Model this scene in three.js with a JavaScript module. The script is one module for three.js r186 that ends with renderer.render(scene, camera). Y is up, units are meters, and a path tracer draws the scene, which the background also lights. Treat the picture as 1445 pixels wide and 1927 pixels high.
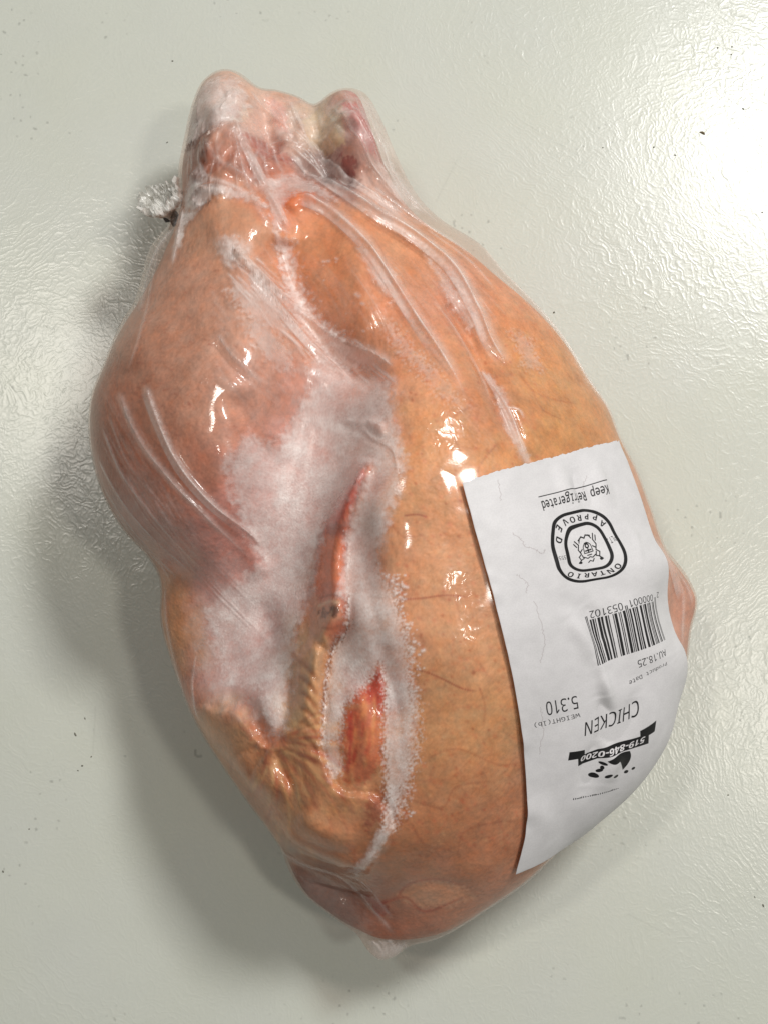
import * as THREE from 'three';
import { createNoise3D } from 'simplex-noise';
import { mergeGeometries, mergeVertices } from 'three/addons/utils/BufferGeometryUtils.js';
import { RectAreaLightUniformsLib } from 'three/addons/lights/RectAreaLightUniformsLib.js';

// ---------------------------------------------------------------- camera, light, exposure
const scene = new THREE.Scene();
const camera = new THREE.PerspectiveCamera(40, 767 / 1024, 0.02, 20);
camera.position.set(0, 0.5, 0.055);
camera.lookAt(0, 0.03, 0);
camera.updateMatrixWorld(true);

const renderer = new THREE.WebGLRenderer({ antialias: true });
renderer.toneMapping = THREE.LinearToneMapping;
renderer.toneMappingExposure = 1.02;
renderer.shadowMap.enabled = true;

scene.background = new THREE.Color().setRGB(0.115, 0.119, 0.117);   // even grey fill light, standing in for the dim room round the freezer

RectAreaLightUniformsLib.init();
const lampGlow = (c) => new THREE.MeshStandardMaterial({ color: 0x111111, emissive: c, emissiveIntensity: 1 });
function ceilingLamp(x, y, z, tx, tz, w, h, color, power, label) {
  const o = new THREE.Group(); o.name = numbered('ceiling_lamp'); scene.add(o);
  o.userData = { label, category: 'lamp' };
  o.position.set(x, y, z); o.lookAt(tx, 0.05, tz);            // +z of the lamp points at the lid
  const housing = new THREE.Mesh(new THREE.BoxGeometry(w + 0.03, h + 0.03, 0.04), new THREE.MeshStandardMaterial({ color: 0xdddddd, roughness: 0.6 }));
  housing.name = 'housing'; housing.position.z = -0.026; o.add(housing);
  const glow = new THREE.Mesh(new THREE.BoxGeometry(w, h, 0.004), lampGlow(new THREE.Color().setRGB(color[0] * 0.6, color[1] * 0.6, color[2] * 0.6)));
  glow.name = 'diffuser'; glow.position.z = -0.003; o.add(glow);
  const l = new THREE.RectAreaLight(new THREE.Color().setRGB(...color), power, w, h);
  l.name = 'lamp'; l.rotation.y = Math.PI; l.position.z = 0.002; o.add(l);
}
const taken = {};
function numbered(n) { const k = taken[n] = (taken[n] ?? -1) + 1; return k ? n + '_' + String(k).padStart(3, '0') : n; }

ceilingLamp(0.62, 1.5, 0.10, 0, 0, 0.13, 0.13, [1.0, 0.94, 0.85], 66, 'square warm lamp hanging above the label side of the lid');
ceilingLamp(0.48, 1.02, -0.54, 0, 0, 0.22, 0.20, [1.0, 0.985, 0.96], 66, 'wide soft white lamp panel over the wrapped leg joints');
ceilingLamp(-0.46, 1.5, -0.36, 0, 0, 0.11, 0.11, [1.0, 0.94, 0.85], 84, 'small warm lamp above the bag clip side');

// ---------------------------------------------------------------- helpers
let seed = 1234567;
const rnd = () => { seed = (seed * 1664525 + 1013904223) >>> 0; return seed / 4294967296; };
const noise = createNoise3D(rnd);
const clamp = (v, a = 0, b = 1) => v < a ? a : v > b ? b : v;
const sstep = (a, b, v) => { const t = clamp((v - a) / (b - a)); return t * t * (3 - 2 * t); };
const lerp = (a, b, t) => a + (b - a) * t;
const fbm = (x, y, z, oct = 3) => { let a = 1, s = 0, n = 0; for (let i = 0; i < oct; i++) { s += a * noise(x, y, z); n += a; a *= 0.5; x *= 2.03; y *= 2.03; z *= 2.03; } return s / n; };
const lin = (r, g, b) => [r, g, b].map((c) => { c /= 255; return c <= 0.04045 ? c / 12.92 : ((c + 0.055) / 1.055) ** 2.4; });
function srgb8(v) { v = clamp(v); return 255 * (v <= 0.0031308 ? v * 12.92 : 1.055 * v ** (1 / 2.4) - 0.055); }
const shadow = (o) => { o.castShadow = o.receiveShadow = true; return o; };

// a measured point of the photograph -> a point in the place at height y
const _v = new THREE.Vector3();
function at(px, py, y) {
  _v.set(px / 1445 * 2 - 1, 1 - py / 1927 * 2, 0.5).unproject(camera).sub(camera.position);
  const k = (y - camera.position.y) / _v.y;
  return [camera.position.x + _v.x * k, camera.position.z + _v.z * k];
}
const RIM = 0.043;
const PX = (() => { const a = at(700, 960, RIM + 0.03), b = at(701, 960, RIM + 0.03); return b[0] - a[0]; })();   // metres for one measured unit

// ---------------------------------------------------------------- plan outline of the bag and of the bird in it
const C = at(690, 980, RIM);
function outline(list) {
  const p = list.map(([x, y]) => { const [a, b] = at(x, y, RIM); return [Math.atan2(b - C[1], a - C[0]), Math.hypot(a - C[0], b - C[1])]; }).sort((a, b) => a[0] - b[0]);
  const n = p.length, N = 2048, lut = new Float32Array(N);
  for (let i = 0; i < N; i++) {
    const f = -Math.PI + (i + 0.5) / N * 2 * Math.PI;
    let k = 0; while (k < n && p[k][0] <= f) k++;
    const g = (j) => { const q = p[((j % n) + n) % n]; return [q[0] + 2 * Math.PI * Math.floor(j / n), q[1]]; };
    const a = g(k - 2), b = g(k - 1), c = g(k), d = g(k + 1), t = (f - b[0]) / (c[0] - b[0]);
    const m1 = (c[1] - a[1]) / (c[0] - a[0]) * (c[0] - b[0]), m2 = (d[1] - b[1]) / (d[0] - b[0]) * (c[0] - b[0]);
    lut[i] = (2 * t ** 3 - 3 * t * t + 1) * b[1] + (t ** 3 - 2 * t * t + t) * m1 + (-2 * t ** 3 + 3 * t * t) * c[1] + (t ** 3 - t * t) * m2;
  }
  const out = new Float32Array(N);
  for (let i = 0; i < N; i++) { let s = 0, w = 0; for (let j = -4; j <= 4; j++) { const q = 5 - Math.abs(j); s += q * lut[(i + j + N) % N]; w += q; } out[i] = s / w; }
  return (f) => { let u = (f + Math.PI) / (2 * Math.PI) * N - 0.5; u = ((u % N) + N) % N; const i = Math.floor(u), t = u - i; return out[i % N] * (1 - t) + out[(i + 1) % N] * t; };
}
const bagRim = outline([[420, 143], [385, 165], [366, 205], [350, 270], [338, 330], [336, 385], [320, 430], [286, 475], [270, 530], [258, 575], [235, 612], [202, 690], [176, 755], [171, 815], [180, 880], [200, 940], [235, 1000], [280, 1050], [302, 1095], [303, 1170], [328, 1260], [365, 1352], [418, 1440], [470, 1515], [522, 1590], [545, 1650], [572, 1692], [620, 1732], [672, 1770], [690, 1797], [715, 1816], [748, 1806], [768, 1790], [830, 1770], [920, 1712], [1000, 1652], [1060, 1592], [1110, 1552], [1180, 1490], [1243, 1405], [1270, 1320], [1292, 1240], [1300, 1185], [1311, 1130], [1292, 1085], [1250, 1035], [1222, 960], [1196, 890], [1166, 830], [1142, 770], [1105, 715], [1060, 640], [1010, 580], [950, 520], [905, 468], [830, 420], [782, 370], [745, 300], [712, 225], [690, 190], [660, 178], [630, 183], [592, 206], [565, 192], [520, 180], [488, 176], [455, 150]]);
const birdLine = outline([[420, 150], [392, 170], [374, 210], [360, 275], [350, 330], [350, 385], [338, 440], [322, 480], [300, 530], [270, 585], [245, 625], [210, 695], [184, 758], [179, 815], [188, 880], [208, 940], [242, 995], [290, 1045], [312, 1095], [314, 1170], [336, 1258], [372, 1348], [424, 1434], [476, 1508], [530, 1586], [555, 1646], [580, 1686], [626, 1724], [676, 1752], [710, 1766], [760, 1768], [826, 1754], [914, 1704], [994, 1644], [1054, 1584], [1104, 1546], [1173, 1484], [1234, 1400], [1260, 1316], [1282, 1238], [1290, 1185], [1300, 1130], [1282, 1090], [1240, 1040], [1212, 964], [1186, 894], [1156, 835], [1132, 775], [1095, 720], [1050, 650], [996, 590], [930, 534], [880, 490], [805, 440], [752, 385], [715, 310], [690, 235], [676, 202], [655, 190], [635, 193], [592, 216], [565, 202], [520, 190], [488, 186], [452, 160]]);

const birdRim = (f) => { const r = bagRim(f); return r - Math.max(0.0006, r - birdLine(f) - 9 * PX); };   // the film lies close, save at its loose webs
const rimY = (() => { const lo = at(640, 1760, RIM), hi = at(500, 200, RIM); return (x, z) => RIM - 0.010 * Math.exp(-(((x - lo[0]) / 0.045) ** 2 + ((z - lo[1]) / 0.03) ** 2)) + 0.002 * Math.exp(-(((z - hi[1]) / 0.04) ** 2)); })();

// heights of the body over its rim, as a soft mix of measured spots
const spots = [[760, 600, 46, 90], [800, 460, 36, 80], [840, 800, 57, 110], [880, 1000, 60, 120], [880, 1200, 60, 120], [860, 1400, 56, 110], [830, 1580, 46, 90], [770, 1730, 26, 70],
  [1000, 640, 38, 80], [1080, 820, 44, 90], [1140, 1000, 46, 90], [1150, 1200, 46, 90], [1120, 1380, 42, 90], [1030, 1520, 40, 80], [1290, 1140, 14, 40],
  [400, 400, 40, 60], [370, 520, 47, 80], [340, 650, 54, 90], [320, 790, 56, 90], [390, 900, 50, 80], [235, 820, 42, 60],
  [422, 210, 40, 40], [395, 300, 34, 40], [490, 250, 17, 26], [545, 220, 28, 22], [655, 245, 40, 36], [600, 240, 20, 16], [600, 320, 18, 30], [650, 345, 22, 24], [500, 350, 28, 40], [720, 370, 32, 45], [570, 385, 34, 30],
  [545, 500, 31, 45], [590, 600, 30, 45], [640, 700, 31, 50], [600, 830, 28, 60], [540, 950, 26, 55], [520, 1070, 24, 60], [455, 1200, 22, 55],
  [640, 1050, 38, 40], [600, 1250, 41, 50], [560, 1450, 46, 80], [450, 1420, 40, 60], [670, 1540, 44, 60], [700, 1350, 46, 60],
  [350, 1150, 24, 50], [610, 1710, 6, 40], [560, 1655, 8, 30], [690, 1750, 10, 40]]
  .map(([x, y, h, s]) => [...at(x, y, RIM + h * 0.0008), h / 1000, 1 / (2 * (s * PX) ** 2)]);
function crown(x, z) {
  let w = 1e-9, s = 0.03 * 1e-9;
  for (const [a, b, h, k] of spots) { const e = Math.exp(-((x - a) ** 2 + (z - b) ** 2) * k) + 1e-7; w += e; s += e * h; }
  return s / w;
}
// plan raster, 0.25 mm cells
const X0 = -0.145, Z0 = -0.185, CELL = 0.00025, NX = 1160, NZ = 1480;
const layer = () => new Float32Array(NX * NZ);
const crownMap = layer();
for (let j = 0; j < NZ; j += 4) for (let i = 0; i < NX; i += 4) {
  const c = crown(X0 + (i + 2) * CELL, Z0 + (j + 2) * CELL);
  for (let b = 0; b < 4; b++) for (let a = 0; a < 4; a++) crownMap[(j + b) * NX + i + a] = c;
}
function blur(L, r, times = 2) {
  const t = new Float32Array(L.length);
  for (let q = 0; q < times; q++) {
    for (let j = 0; j < NZ; j++) { let s = 0; const o = j * NX; for (let i = -r; i <= r; i++) s += L[o + clamp(i, 0, NX - 1)]; for (let i = 0; i < NX; i++) { t[o + i] = s / (2 * r + 1); s += L[o + Math.min(NX - 1, i + r + 1)] - L[o + Math.max(0, i - r)]; } }
    for (let i = 0; i < NX; i++) { let s = 0; for (let j = -r; j <= r; j++) s += t[clamp(j, 0, NZ - 1) * NX + i]; for (let j = 0; j < NZ; j++) { L[j * NX + i] = s / (2 * r + 1); s += t[Math.min(NZ - 1, j + r + 1) * NX + i] - t[Math.max(0, j - r) * NX + i]; } }
  }
  return L;
}
blur(crownMap, 14, 2);
function read(L, x, z) {
  const u = clamp((x - X0) / CELL - 0.5, 0, NX - 1.001), v = clamp((z - Z0) / CELL - 0.5, 0, NZ - 1.001), i = u | 0, j = v | 0, a = u - i, b = v - j, o = j * NX + i;
  return (L[o] * (1 - a) + L[o + 1] * a) * (1 - b) + (L[o + NX] * (1 - a) + L[o + NX + 1] * a) * b;
}
const plan = (x, z, rim) => { const a = x - C[0], b = z - C[1]; return Math.hypot(a, b) / rim(Math.atan2(b, a)); };
const dome = (t) => t >= 1 ? 0 : Math.sqrt(1 - t * t * t);
const bare = (x, z) => rimY(x, z) + read(crownMap, x, z) * dome(plan(x, z, bagRim));
// a measured point of the photograph -> the plan place of that point on the bird
function on(px, py) { let y = RIM + 0.04, p; for (let k = 0; k < 8; k++) { p = at(px, py, y); y = lerp(y, bare(p[0], p[1]), 0.8); } return p; }
const path = (pts) => pts.map(([x, y]) => on(x, y));

// ---------------------------------------------------------------- drawing into plan rasters
function smooth(p, step = 0.0006) {
  const out = [], n = p.length, g = (i) => p[clamp(i, 0, n - 1)];
  for (let i = 0; i < n - 1; i++) {
    const a = g(i - 1), b = g(i), c = g(i + 1), d = g(i + 2), m = Math.max(1, Math.ceil(Math.hypot(c[0] - b[0], c[1] - b[1]) / step));
    for (let k = 0; k < m; k++) { const t = k / m; out.push([0, 1].map((q) => 0.5 * (2 * b[q] + (c[q] - a[q]) * t + (2 * a[q] - 5 * b[q] + 4 * c[q] - d[q]) * t * t + (3 * b[q] - a[q] - 3 * c[q] + d[q]) * t ** 3))); }
  }
  out.push(p[n - 1]); return out;
}
// f(value, distance in widths, place along 0..1, x, z) -> new value
function stroke(L, pts, width, f, reach = 3) {
  const p = smooth(path(pts)), w = width * PX, R = w * reach;
  let x0 = 9, x1 = -9, z0 = 9, z1 = -9;
  for (const [x, z] of p) { x0 = Math.min(x0, x); x1 = Math.max(x1, x); z0 = Math.min(z0, z); z1 = Math.max(z1, z); }
  const i0 = clamp(Math.floor((x0 - R - X0) / CELL), 0, NX - 1), i1 = clamp(Math.ceil((x1 + R - X0) / CELL), 0, NX - 1), j0 = clamp(Math.floor((z0 - R - Z0) / CELL), 0, NZ - 1), j1 = clamp(Math.ceil((z1 + R - Z0) / CELL), 0, NZ - 1);
  const wI = i1 - i0 + 1, D = new Float32Array(wI * (j1 - j0 + 1)).fill(1e9), T = new Float32Array(D.length), S = new Float32Array(D.length);
  p.forEach(([x, z], k) => {
    const [xn, zn] = p[Math.min(k + 1, p.length - 1)], [xp, zp] = p[Math.max(k - 1, 0)], dx = xn - xp, dz = zn - zp, dl = Math.hypot(dx, dz) || 1;
    const a0 = Math.max(i0, Math.floor((x - R - X0) / CELL)), a1 = Math.min(i1, Math.ceil((x + R - X0) / CELL)), b0 = Math.max(j0, Math.floor((z - R - Z0) / CELL)), b1 = Math.min(j1, Math.ceil((z + R - Z0) / CELL));
    for (let j = b0; j <= b1; j++) for (let i = a0; i <= a1; i++) {
      const ex = X0 + (i + 0.5) * CELL - x, ez = Z0 + (j + 0.5) * CELL - z, d = Math.hypot(ex, ez), o = (j - j0) * wI + i - i0;
      if (d < D[o]) { D[o] = d; T[o] = k / (p.length - 1); S[o] = (dx * ez - dz * ex) / dl > 0 ? 1 : -1; }
    }
  });
  for (let j = j0; j <= j1; j++) for (let i = i0; i <= i1; i++) {
    const o = (j - j0) * wI + i - i0; if (D[o] > R) continue;
    const q = j * NX + i; L[q] = f(L[q], D[o] / w, T[o], S[o], X0 + (i + 0.5) * CELL, Z0 + (j + 0.5) * CELL);
  }
}
const step = (pts, soft, mm, grain = 260) => area(relief, pts, soft, soft * 0.7, (v, c) => v + mm / 1000 * c, grain);
const taper = (t, a = 0.12, b = 0.2) => (a ? sstep(0, a, t) : 1) * (b ? sstep(0, b, 1 - t) : 1);
const ridge = (L, pts, width, h, a, b) => stroke(L, pts, width, (v, d, t, S) => { const e = h * (h > 0 && L === pleat ? (S > 0 ? Math.exp(-3.4 * d) : 0.75 * Math.exp(-1.5 * d) + 0.25 * Math.exp(-4 * d)) : Math.exp(-d * d * 1.2)) * taper(t, a, b); return h > 0 ? Math.max(v, e) + Math.min(v, e) * 0.35 : v + e; });
// closed outline: f(value, cover 0..1, x, z)
function area(L, pts, soft, rough, f, grain = 400) {
  const p = path(pts), n = p.length, s = soft * PX, r = rough * PX, pad = s + r * 1.5;
  let x0 = 9, x1 = -9, z0 = 9, z1 = -9;
  for (const [x, z] of p) { x0 = Math.min(x0, x); x1 = Math.max(x1, x); z0 = Math.min(z0, z); z1 = Math.max(z1, z); }
  for (let j = clamp(Math.floor((z0 - pad - Z0) / CELL), 0, NZ); j <= clamp(Math.ceil((z1 + pad - Z0) / CELL), 0, NZ - 1); j++)
    for (let i = clamp(Math.floor((x0 - pad - X0) / CELL), 0, NX); i <= clamp(Math.ceil((x1 + pad - X0) / CELL), 0, NX - 1); i++) {
      const x = X0 + (i + 0.5) * CELL, z = Z0 + (j + 0.5) * CELL; let inside = false, d = 1e9;
      for (let k = 0, m = n - 1; k < n; m = k++) {
        const [ax, az] = p[m], [bx, bz] = p[k];
        if ((az > z) !== (bz > z) && x < (bx - ax) * (z - az) / (bz - az) + ax) inside = !inside;
        const ux = bx - ax, uz = bz - az, t = clamp(((x - ax) * ux + (z - az) * uz) / (ux * ux + uz * uz));
        d = Math.min(d, (x - ax - ux * t) ** 2 + (z - az - uz * t) ** 2);
      }
      let sd = Math.sqrt(d) * (inside ? 1 : -1);
      if (sd < -pad) continue;
      if (r) sd += r * (fbm(x * grain, z * grain, 3.3, 3));
      const c = sstep(-s, s, sd); if (c <= 0) continue;
      const q = j * NX + i; L[q] = f(L[q], c, x, z);
    }
}

// ---------------------------------------------------------------- large relief: legs, wing, folds of the bird
const relief = layer(), pleat = layer(), milkAndGlint = layer();
const R = (pts, w, mm, a, b) => ridge(relief, pts, w, mm / 1000, a, b);
R([[520, 440], [560, 560], [610, 640], [680, 700], [730, 740]], 34, -5.5, 0.1, 0.2);         // groove between leg and breast
R([[500, 1090], [440, 980], [418, 890], [450, 820]], 22, 1.6);
R([[700, 860], [650, 960], [632, 1060], [630, 1150], [600, 1230], [580, 1330], [570, 1420]], 20, 5.0, 0.1, 0.25);
R([[658, 1120], [652, 1190], [618, 1240], [612, 1320], [608, 1400], [640, 1470]], 9, -2.2, 0.1, 0.2);
R([[545, 1460], [490, 1480], [450, 1450], [420, 1400]], 34, 3.0, 0.2, 0.3);
R([[560, 1530], [620, 1570], [680, 1580]], 30, 2.5, 0.2, 0.3);   // wing bones
R([[705, 870], [690, 960], [690, 1060], [710, 1180], [735, 1300], [740, 1430], [738, 1520]], 18, -0.9, 0.1, 0.2);   // groove beside the wing
R([[545, 1380], [540, 1300], [520, 1200], [470, 1120]], 32, -2.0);
R([[500, 1390], [470, 1330], [420, 1320]], 18, -1.6);
R([[530, 1615], [590, 1655], [650, 1685], [720, 1690]], 26, -6.0, 0.05, 0.3);               // under the wing
R([[500, 1545], [560, 1590], [620, 1615], [680, 1625], [720, 1590]], 24, 2.6, 0.1, 0.3);     // wing edge
R([[670, 1290], [690, 1360], [690, 1450]], 18, 1.4);
R([[640, 800], [690, 822], [735, 850]], 12, -0.4);
R([[690, 800], [712, 806], [722, 822]], 10, 1.4, 0.2, 0.2);
R([[430, 735], [470, 800], [505, 860], [520, 910]], 20, -2.6, 0.2, 0.3);
R([[402, 640], [440, 690], [490, 725]], 14, -1.2, 0.2, 0.3);
R([[840, 560], [890, 650], [930, 740], [985, 860]], 20, -4.0, 0.1, 0.2);                      // breast keel groove
R([[560, 330], [620, 330], [660, 350]], 30, -3.5, 0.15, 0.15);                                  // hollow between the legs
R([[590, 215], [600, 260], [620, 300]], 16, -4, 0.1, 0.2);
R([[490, 200], [500, 250], [520, 290]], 16, -4, 0.1, 0.2);
R([[640, 215], [690, 250], [720, 310]], 22, 4, 0.2, 0.3);
R([[430, 190], [400, 250], [380, 330]], 28, 3, 0.2, 0.3);
R([[370, 385], [420, 375], [470, 385]], 14, -2.4, 0.2, 0.2);
R([[360, 350], [395, 362], [430, 366]], 14, 1.6, 0.2, 0.2);
R([[540, 395], [570, 372], [600, 380]], 22, 2.2, 0.2, 0.2);
R([[640, 1690], [700, 1720], [740, 1745]], 16, -1.6);
R([[720, 1700], [780, 1665], [860, 1670], [900, 1700]], 12, -0.7, 0.2, 0.2);
step([[352, 1318], [400, 1336], [446, 1330], [500, 1404], [530, 1398], [552, 1330], [562, 1240], [590, 1200], [612, 1240], [612, 1310], [606, 1400], [640, 1478], [700, 1490], [728, 1520], [732, 1570], [690, 1636], [640, 1632], [580, 1622], [522, 1586], [440, 1480]], 10, 2.7);
step([[694, 872], [664, 950], [652, 1010], [648, 1080], [652, 1150], [646, 1186], [618, 1222], [590, 1190], [590, 1090], [606, 1000], [640, 938]], 7, 2.2);
step([[655, 1318], [700, 1302], [716, 1260], [722, 1300], [722, 1390], [712, 1450], [660, 1470], [642, 1400]], 6, 1.2);
R([[606, 1400], [640, 1482], [702, 1494], [734, 1528], [738, 1580]], 6, -1.8, 0.1, 0.2);
R([[505, 1408], [480, 1440], [470, 1480]], 7, -1.2, 0.1, 0.4); R([[520, 1410], [530, 1450], [560, 1490]], 7, -1.2, 0.1, 0.4); R([[490, 1404], [450, 1420], [420, 1450]], 6, -1.0, 0.1, 0.4);
// folds of loose skin on the lower wing
for (let k = 0; k < 16; k++) { const a = 1.35 - k * 0.115, l = 110 + 70 * rnd(), x = 505 + 10 * rnd(), y = 1395 + 10 * rnd(); R([[x + 18 * Math.cos(a), y + 18 * Math.sin(a)], [x + l * 0.55 * Math.cos(a) + 6 * rnd(), y + l * 0.55 * Math.sin(a) + 16], [x + l * Math.cos(a + 0.12), y + l * Math.sin(a + 0.12) + 10]], 5 + 4 * rnd(), (k % 2 ? 0.6 : -0.6) * (0.5 + rnd()), 0.15, 0.5); }
for (let k = 0; k < 6; k++) R([[556 + k * 2, 1240 + k * 29], [580 + k * 2, 1256 + k * 29], [600, 1284 + k * 29]], 6, -0.8, 0.25, 0.3);
for (let j = 0; j < NZ; j++) for (let i = 0; i < NX; i++) { const x = X0 + i * CELL, z = Z0 + j * CELL; relief[j * NX + i] += 0.0008 * noise(x * 38, z * 38, 17) + 0.00012 * noise(x * 110, z * 110, 19); }
{ const [hx, hz] = at(540, 250, RIM + 0.02); for (let j = 0; j < NZ; j++) for (let i = 0; i < NX; i++) { const x = X0 + i * CELL, z = Z0 + j * CELL, w = Math.exp(-(((x - hx) / 0.034) ** 4) - ((z - hz) / 0.02) ** 4); if (w > 0.01) relief[j * NX + i] += w * (0.0022 * noise(x * 95, z * 95, 27) + 0.0009 * noise(x * 210, z * 210, 29)); } }
blur(relief, 2, 1);

// ---------------------------------------------------------------- film: pleats, milky places and painted crest glints
const fold = (pts, w, mm, white = 0, a = 0.12, b = 0.22) => {
  mm *= 1.35; white *= 1.0;
  ridge(pleat, pts, w, mm / 1000, a, b);
  if (white > 0.15) stroke(milkAndGlint, pts, Math.max(1.6, w * 0.2), (v, d, t, s, x, z) => Math.max(v, Math.min(0.8, white * 1.7) * Math.exp(-d * d) * taper(t, a, b) * clamp(0.75 + 0.8 * noise(x * 110, z * 110, 5))), 2.5);  // crest glint painted in as a narrow white line, along with crease whitening
  if (white) stroke(milkAndGlint, pts, w * 0.9, (v, d, t, s, x, z) => Math.max(v, white * Math.exp(-d * d * 1.6) * taper(t, a, b) * (0.75 + 0.35 * fbm(x * 600, z * 600, 1, 2))));
};
// long folds running from the gathered leg end
fold([[540, 270], [600, 325], [690, 385], [780, 440], [850, 500], [898, 580], [925, 645], [962, 692]], 19, 3.0, 0.42, 0.06, 0.1);
fold([[562, 372], [620, 395], [690, 460], [752, 550], [798, 620], [855, 705], [880, 760]], 18, 2.6, 0.40, 0.06, 0.25);
fold([[437, 470], [510, 535], [575, 590], [640, 640], [700, 668], [742, 692]], 15, 2.5, 0.42, 0.05, 0.1);
fold([[470, 505], [545, 598], [610, 668], [668, 722]], 14, 1.9, 0.45, 0.1, 0.3);
fold([[408, 628], [440, 672], [485, 712], [522, 728]], 8, 1.0, 0.3, 0.1, 0.3);
fold([[400, 700], [440, 735], [480, 790], [512, 830]], 9, 0.7, 0.1, 0.1, 0.3);
fold([[272, 722], [300, 800], [340, 880], [402, 952], [470, 1005], [494, 1032]], 11, 2.2, 0.42, 0.1, 0.1);
fold([[222, 735], [258, 822], [318, 902], [382, 968], [448, 1030], [500, 1080]], 12, 1.4, 0.28, 0.1, 0.3);
fold([[192, 800], [228, 890], [290, 975], [360, 1050], [420, 1100]], 5, 0.8, 0.3);
fold([[184, 860], [224, 935], [280, 1005], [340, 1060], [385, 1100]], 5, 0.7, 0.3);
fold([[196, 920], [240, 985], [296, 1050], [340, 1092]], 4, 0.6, 0.3);
fold([[215, 960], [256, 1015], [300, 1060], [325, 1100]], 4, 0.5, 0.3);
fold([[205, 780], [240, 870], [300, 945], [345, 995]], 4, 0.5, 0.2);
fold([[300, 470], [285, 540], [262, 640], [240, 700]], 5, 0.7, 0.2);
fold([[310, 1100], [315, 1180], [340, 1290], [372, 1370]], 5, 0.8, 0.3);
fold([[370, 1230], [362, 1290], [375, 1360]], 4, 0.7, 0.4);
// flattened double pleats: two layers of film with a hard edge
const pleatBand = (pts, w, amount, a = 0.08, b = 0.2) => {
  stroke(milkAndGlint, pts, w, (v, d, t, s, x, z) => Math.max(v, amount * sstep(1.05, 0.8, d) * taper(t, a, b) * clamp(0.8 + 0.35 * noise(x * 70, z * 70, 31) + 0.2 * noise(x * 500, z * 500, 33))), 1.2);
  stroke(pleat, pts, w, (v, d, t) => v + 0.0005 * sstep(1.05, 0.75, d) * taper(t, a, b), 1.2);
};
pleatBand([[545, 285], [605, 335], [692, 395], [776, 447], [842, 506], [890, 586], [918, 650], [952, 692]], 12, 0.46, 0.05, 0.12);
pleatBand([[565, 378], [622, 402], [688, 466], [746, 552], [790, 622], [838, 694]], 13, 0.42, 0.05, 0.3);
pleatBand([[448, 478], [512, 540], [572, 596], [636, 648], [698, 676], [738, 694]], 9, 0.5, 0.05, 0.15);
pleatBand([[468, 508], [540, 600], [604, 668], [660, 722]], 10, 0.5, 0.1, 0.3);
pleatBand([[268, 730], [296, 806], [336, 886], [396, 954], [462, 1006]], 6, 0.42, 0.15, 0.15);
pleatBand([[448, 240], [474, 300], [512, 372], [540, 432]], 10, 0.44, 0.1, 0.1);
pleatBand([[548, 200], [576, 256], [640, 326], [716, 380], [790, 430]], 9, 0.42, 0.1, 0.25);
pleatBand([[640, 200], [690, 268], [720, 330], [775, 395]], 9, 0.4, 0.1, 0.2);
pleatBand([[912, 696], [944, 752], [966, 800], [992, 868]], 7, 0.5, 0.1, 0.08);
pleatBand([[1225, 1005], [1262, 1066], [1280, 1130]], 8, 0.3, 0.2, 0.2);
// streaky white film over the thigh
for (let k = 0; k < 190; k++) {
  const t = rnd(), x = lerp(440, 660, t) + 70 * (rnd() - 0.5), y = lerp(510, 690, t) + 60 * (rnd() - 0.5), a = 0.78 + 0.3 * (rnd() - 0.5), l = 22 + 60 * rnd(), q = 0.22 + 0.4 * rnd();
  stroke(milkAndGlint, [[x, y], [x + l * 0.5 * Math.cos(a) + 5 * (rnd() - 0.5), y + l * 0.5 * Math.sin(a)], [x + l * Math.cos(a), y + l * Math.sin(a)]], 1.6 + 3.2 * rnd(), (v, d, u) => Math.max(v, q * Math.exp(-d * d * 1.3) * taper(u, 0.25, 0.4)), 2.2);
}
// gathered end over the leg joints
fold([[446, 232], [470, 290], [510, 370], [546, 440]], 12, 1.8, 0.30, 0.05, 0.1);
fold([[440, 240], [462, 330], [492, 400], [520, 436]], 10, 1.4, 0.26, 0.05, 0.15);
fold([[345, 285], [385, 262], [440, 236], [480, 226]], 9, 1.6, 0.3, 0.1, 0.2);
fold([[380, 265], [415, 305], [480, 345], [540, 410]], 9, 1.3, 0.26);
fold([[416, 155], [430, 185], [420, 215], [445, 232]], 8, 1.2, 0.4);
fold([[356, 330], [400, 342], [450, 356], [505, 395]], 9, 1.4, 0.5);
fold([[380, 395], [362, 372], [400, 352], [440, 360]], 8, 1.0, 0.5);
fold([[545, 190], [570, 245], [632, 318], [712, 372], [780, 420]], 8, 1.8, 0.38, 0.05, 0.2);
fold([[500, 262], [550, 268], [590, 300], [612, 338]], 6, 1.4, 0.4);
fold([[490, 180], [530, 215], [548, 262], [600, 330]], 6, 1.0, 0.3);
fold([[622, 205], [672, 262], [708, 322], [760, 385]], 7, 1.5, 0.4, 0.1, 0.2);
fold([[650, 186], [700, 260], [730, 325], [790, 398]], 6, 1.4, 0.4, 0.1, 0.2);
fold([[690, 205], [712, 262], [752, 345], [830, 425]], 6, 1.2, 0.4, 0.1, 0.3);
fold([[470, 170], [520, 225], [575, 265], [660, 340]], 5, 0.9, 0.3);
fold([[700, 350], [780, 410], [850, 455], [905, 500]], 5, 1.0, 0.35);
fold([[720, 300], [745, 350], [800, 405]], 5, 1.0, 0.4);
fold([[800, 430], [880, 490], [930, 545]], 5, 0.7, 0.25);
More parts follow.
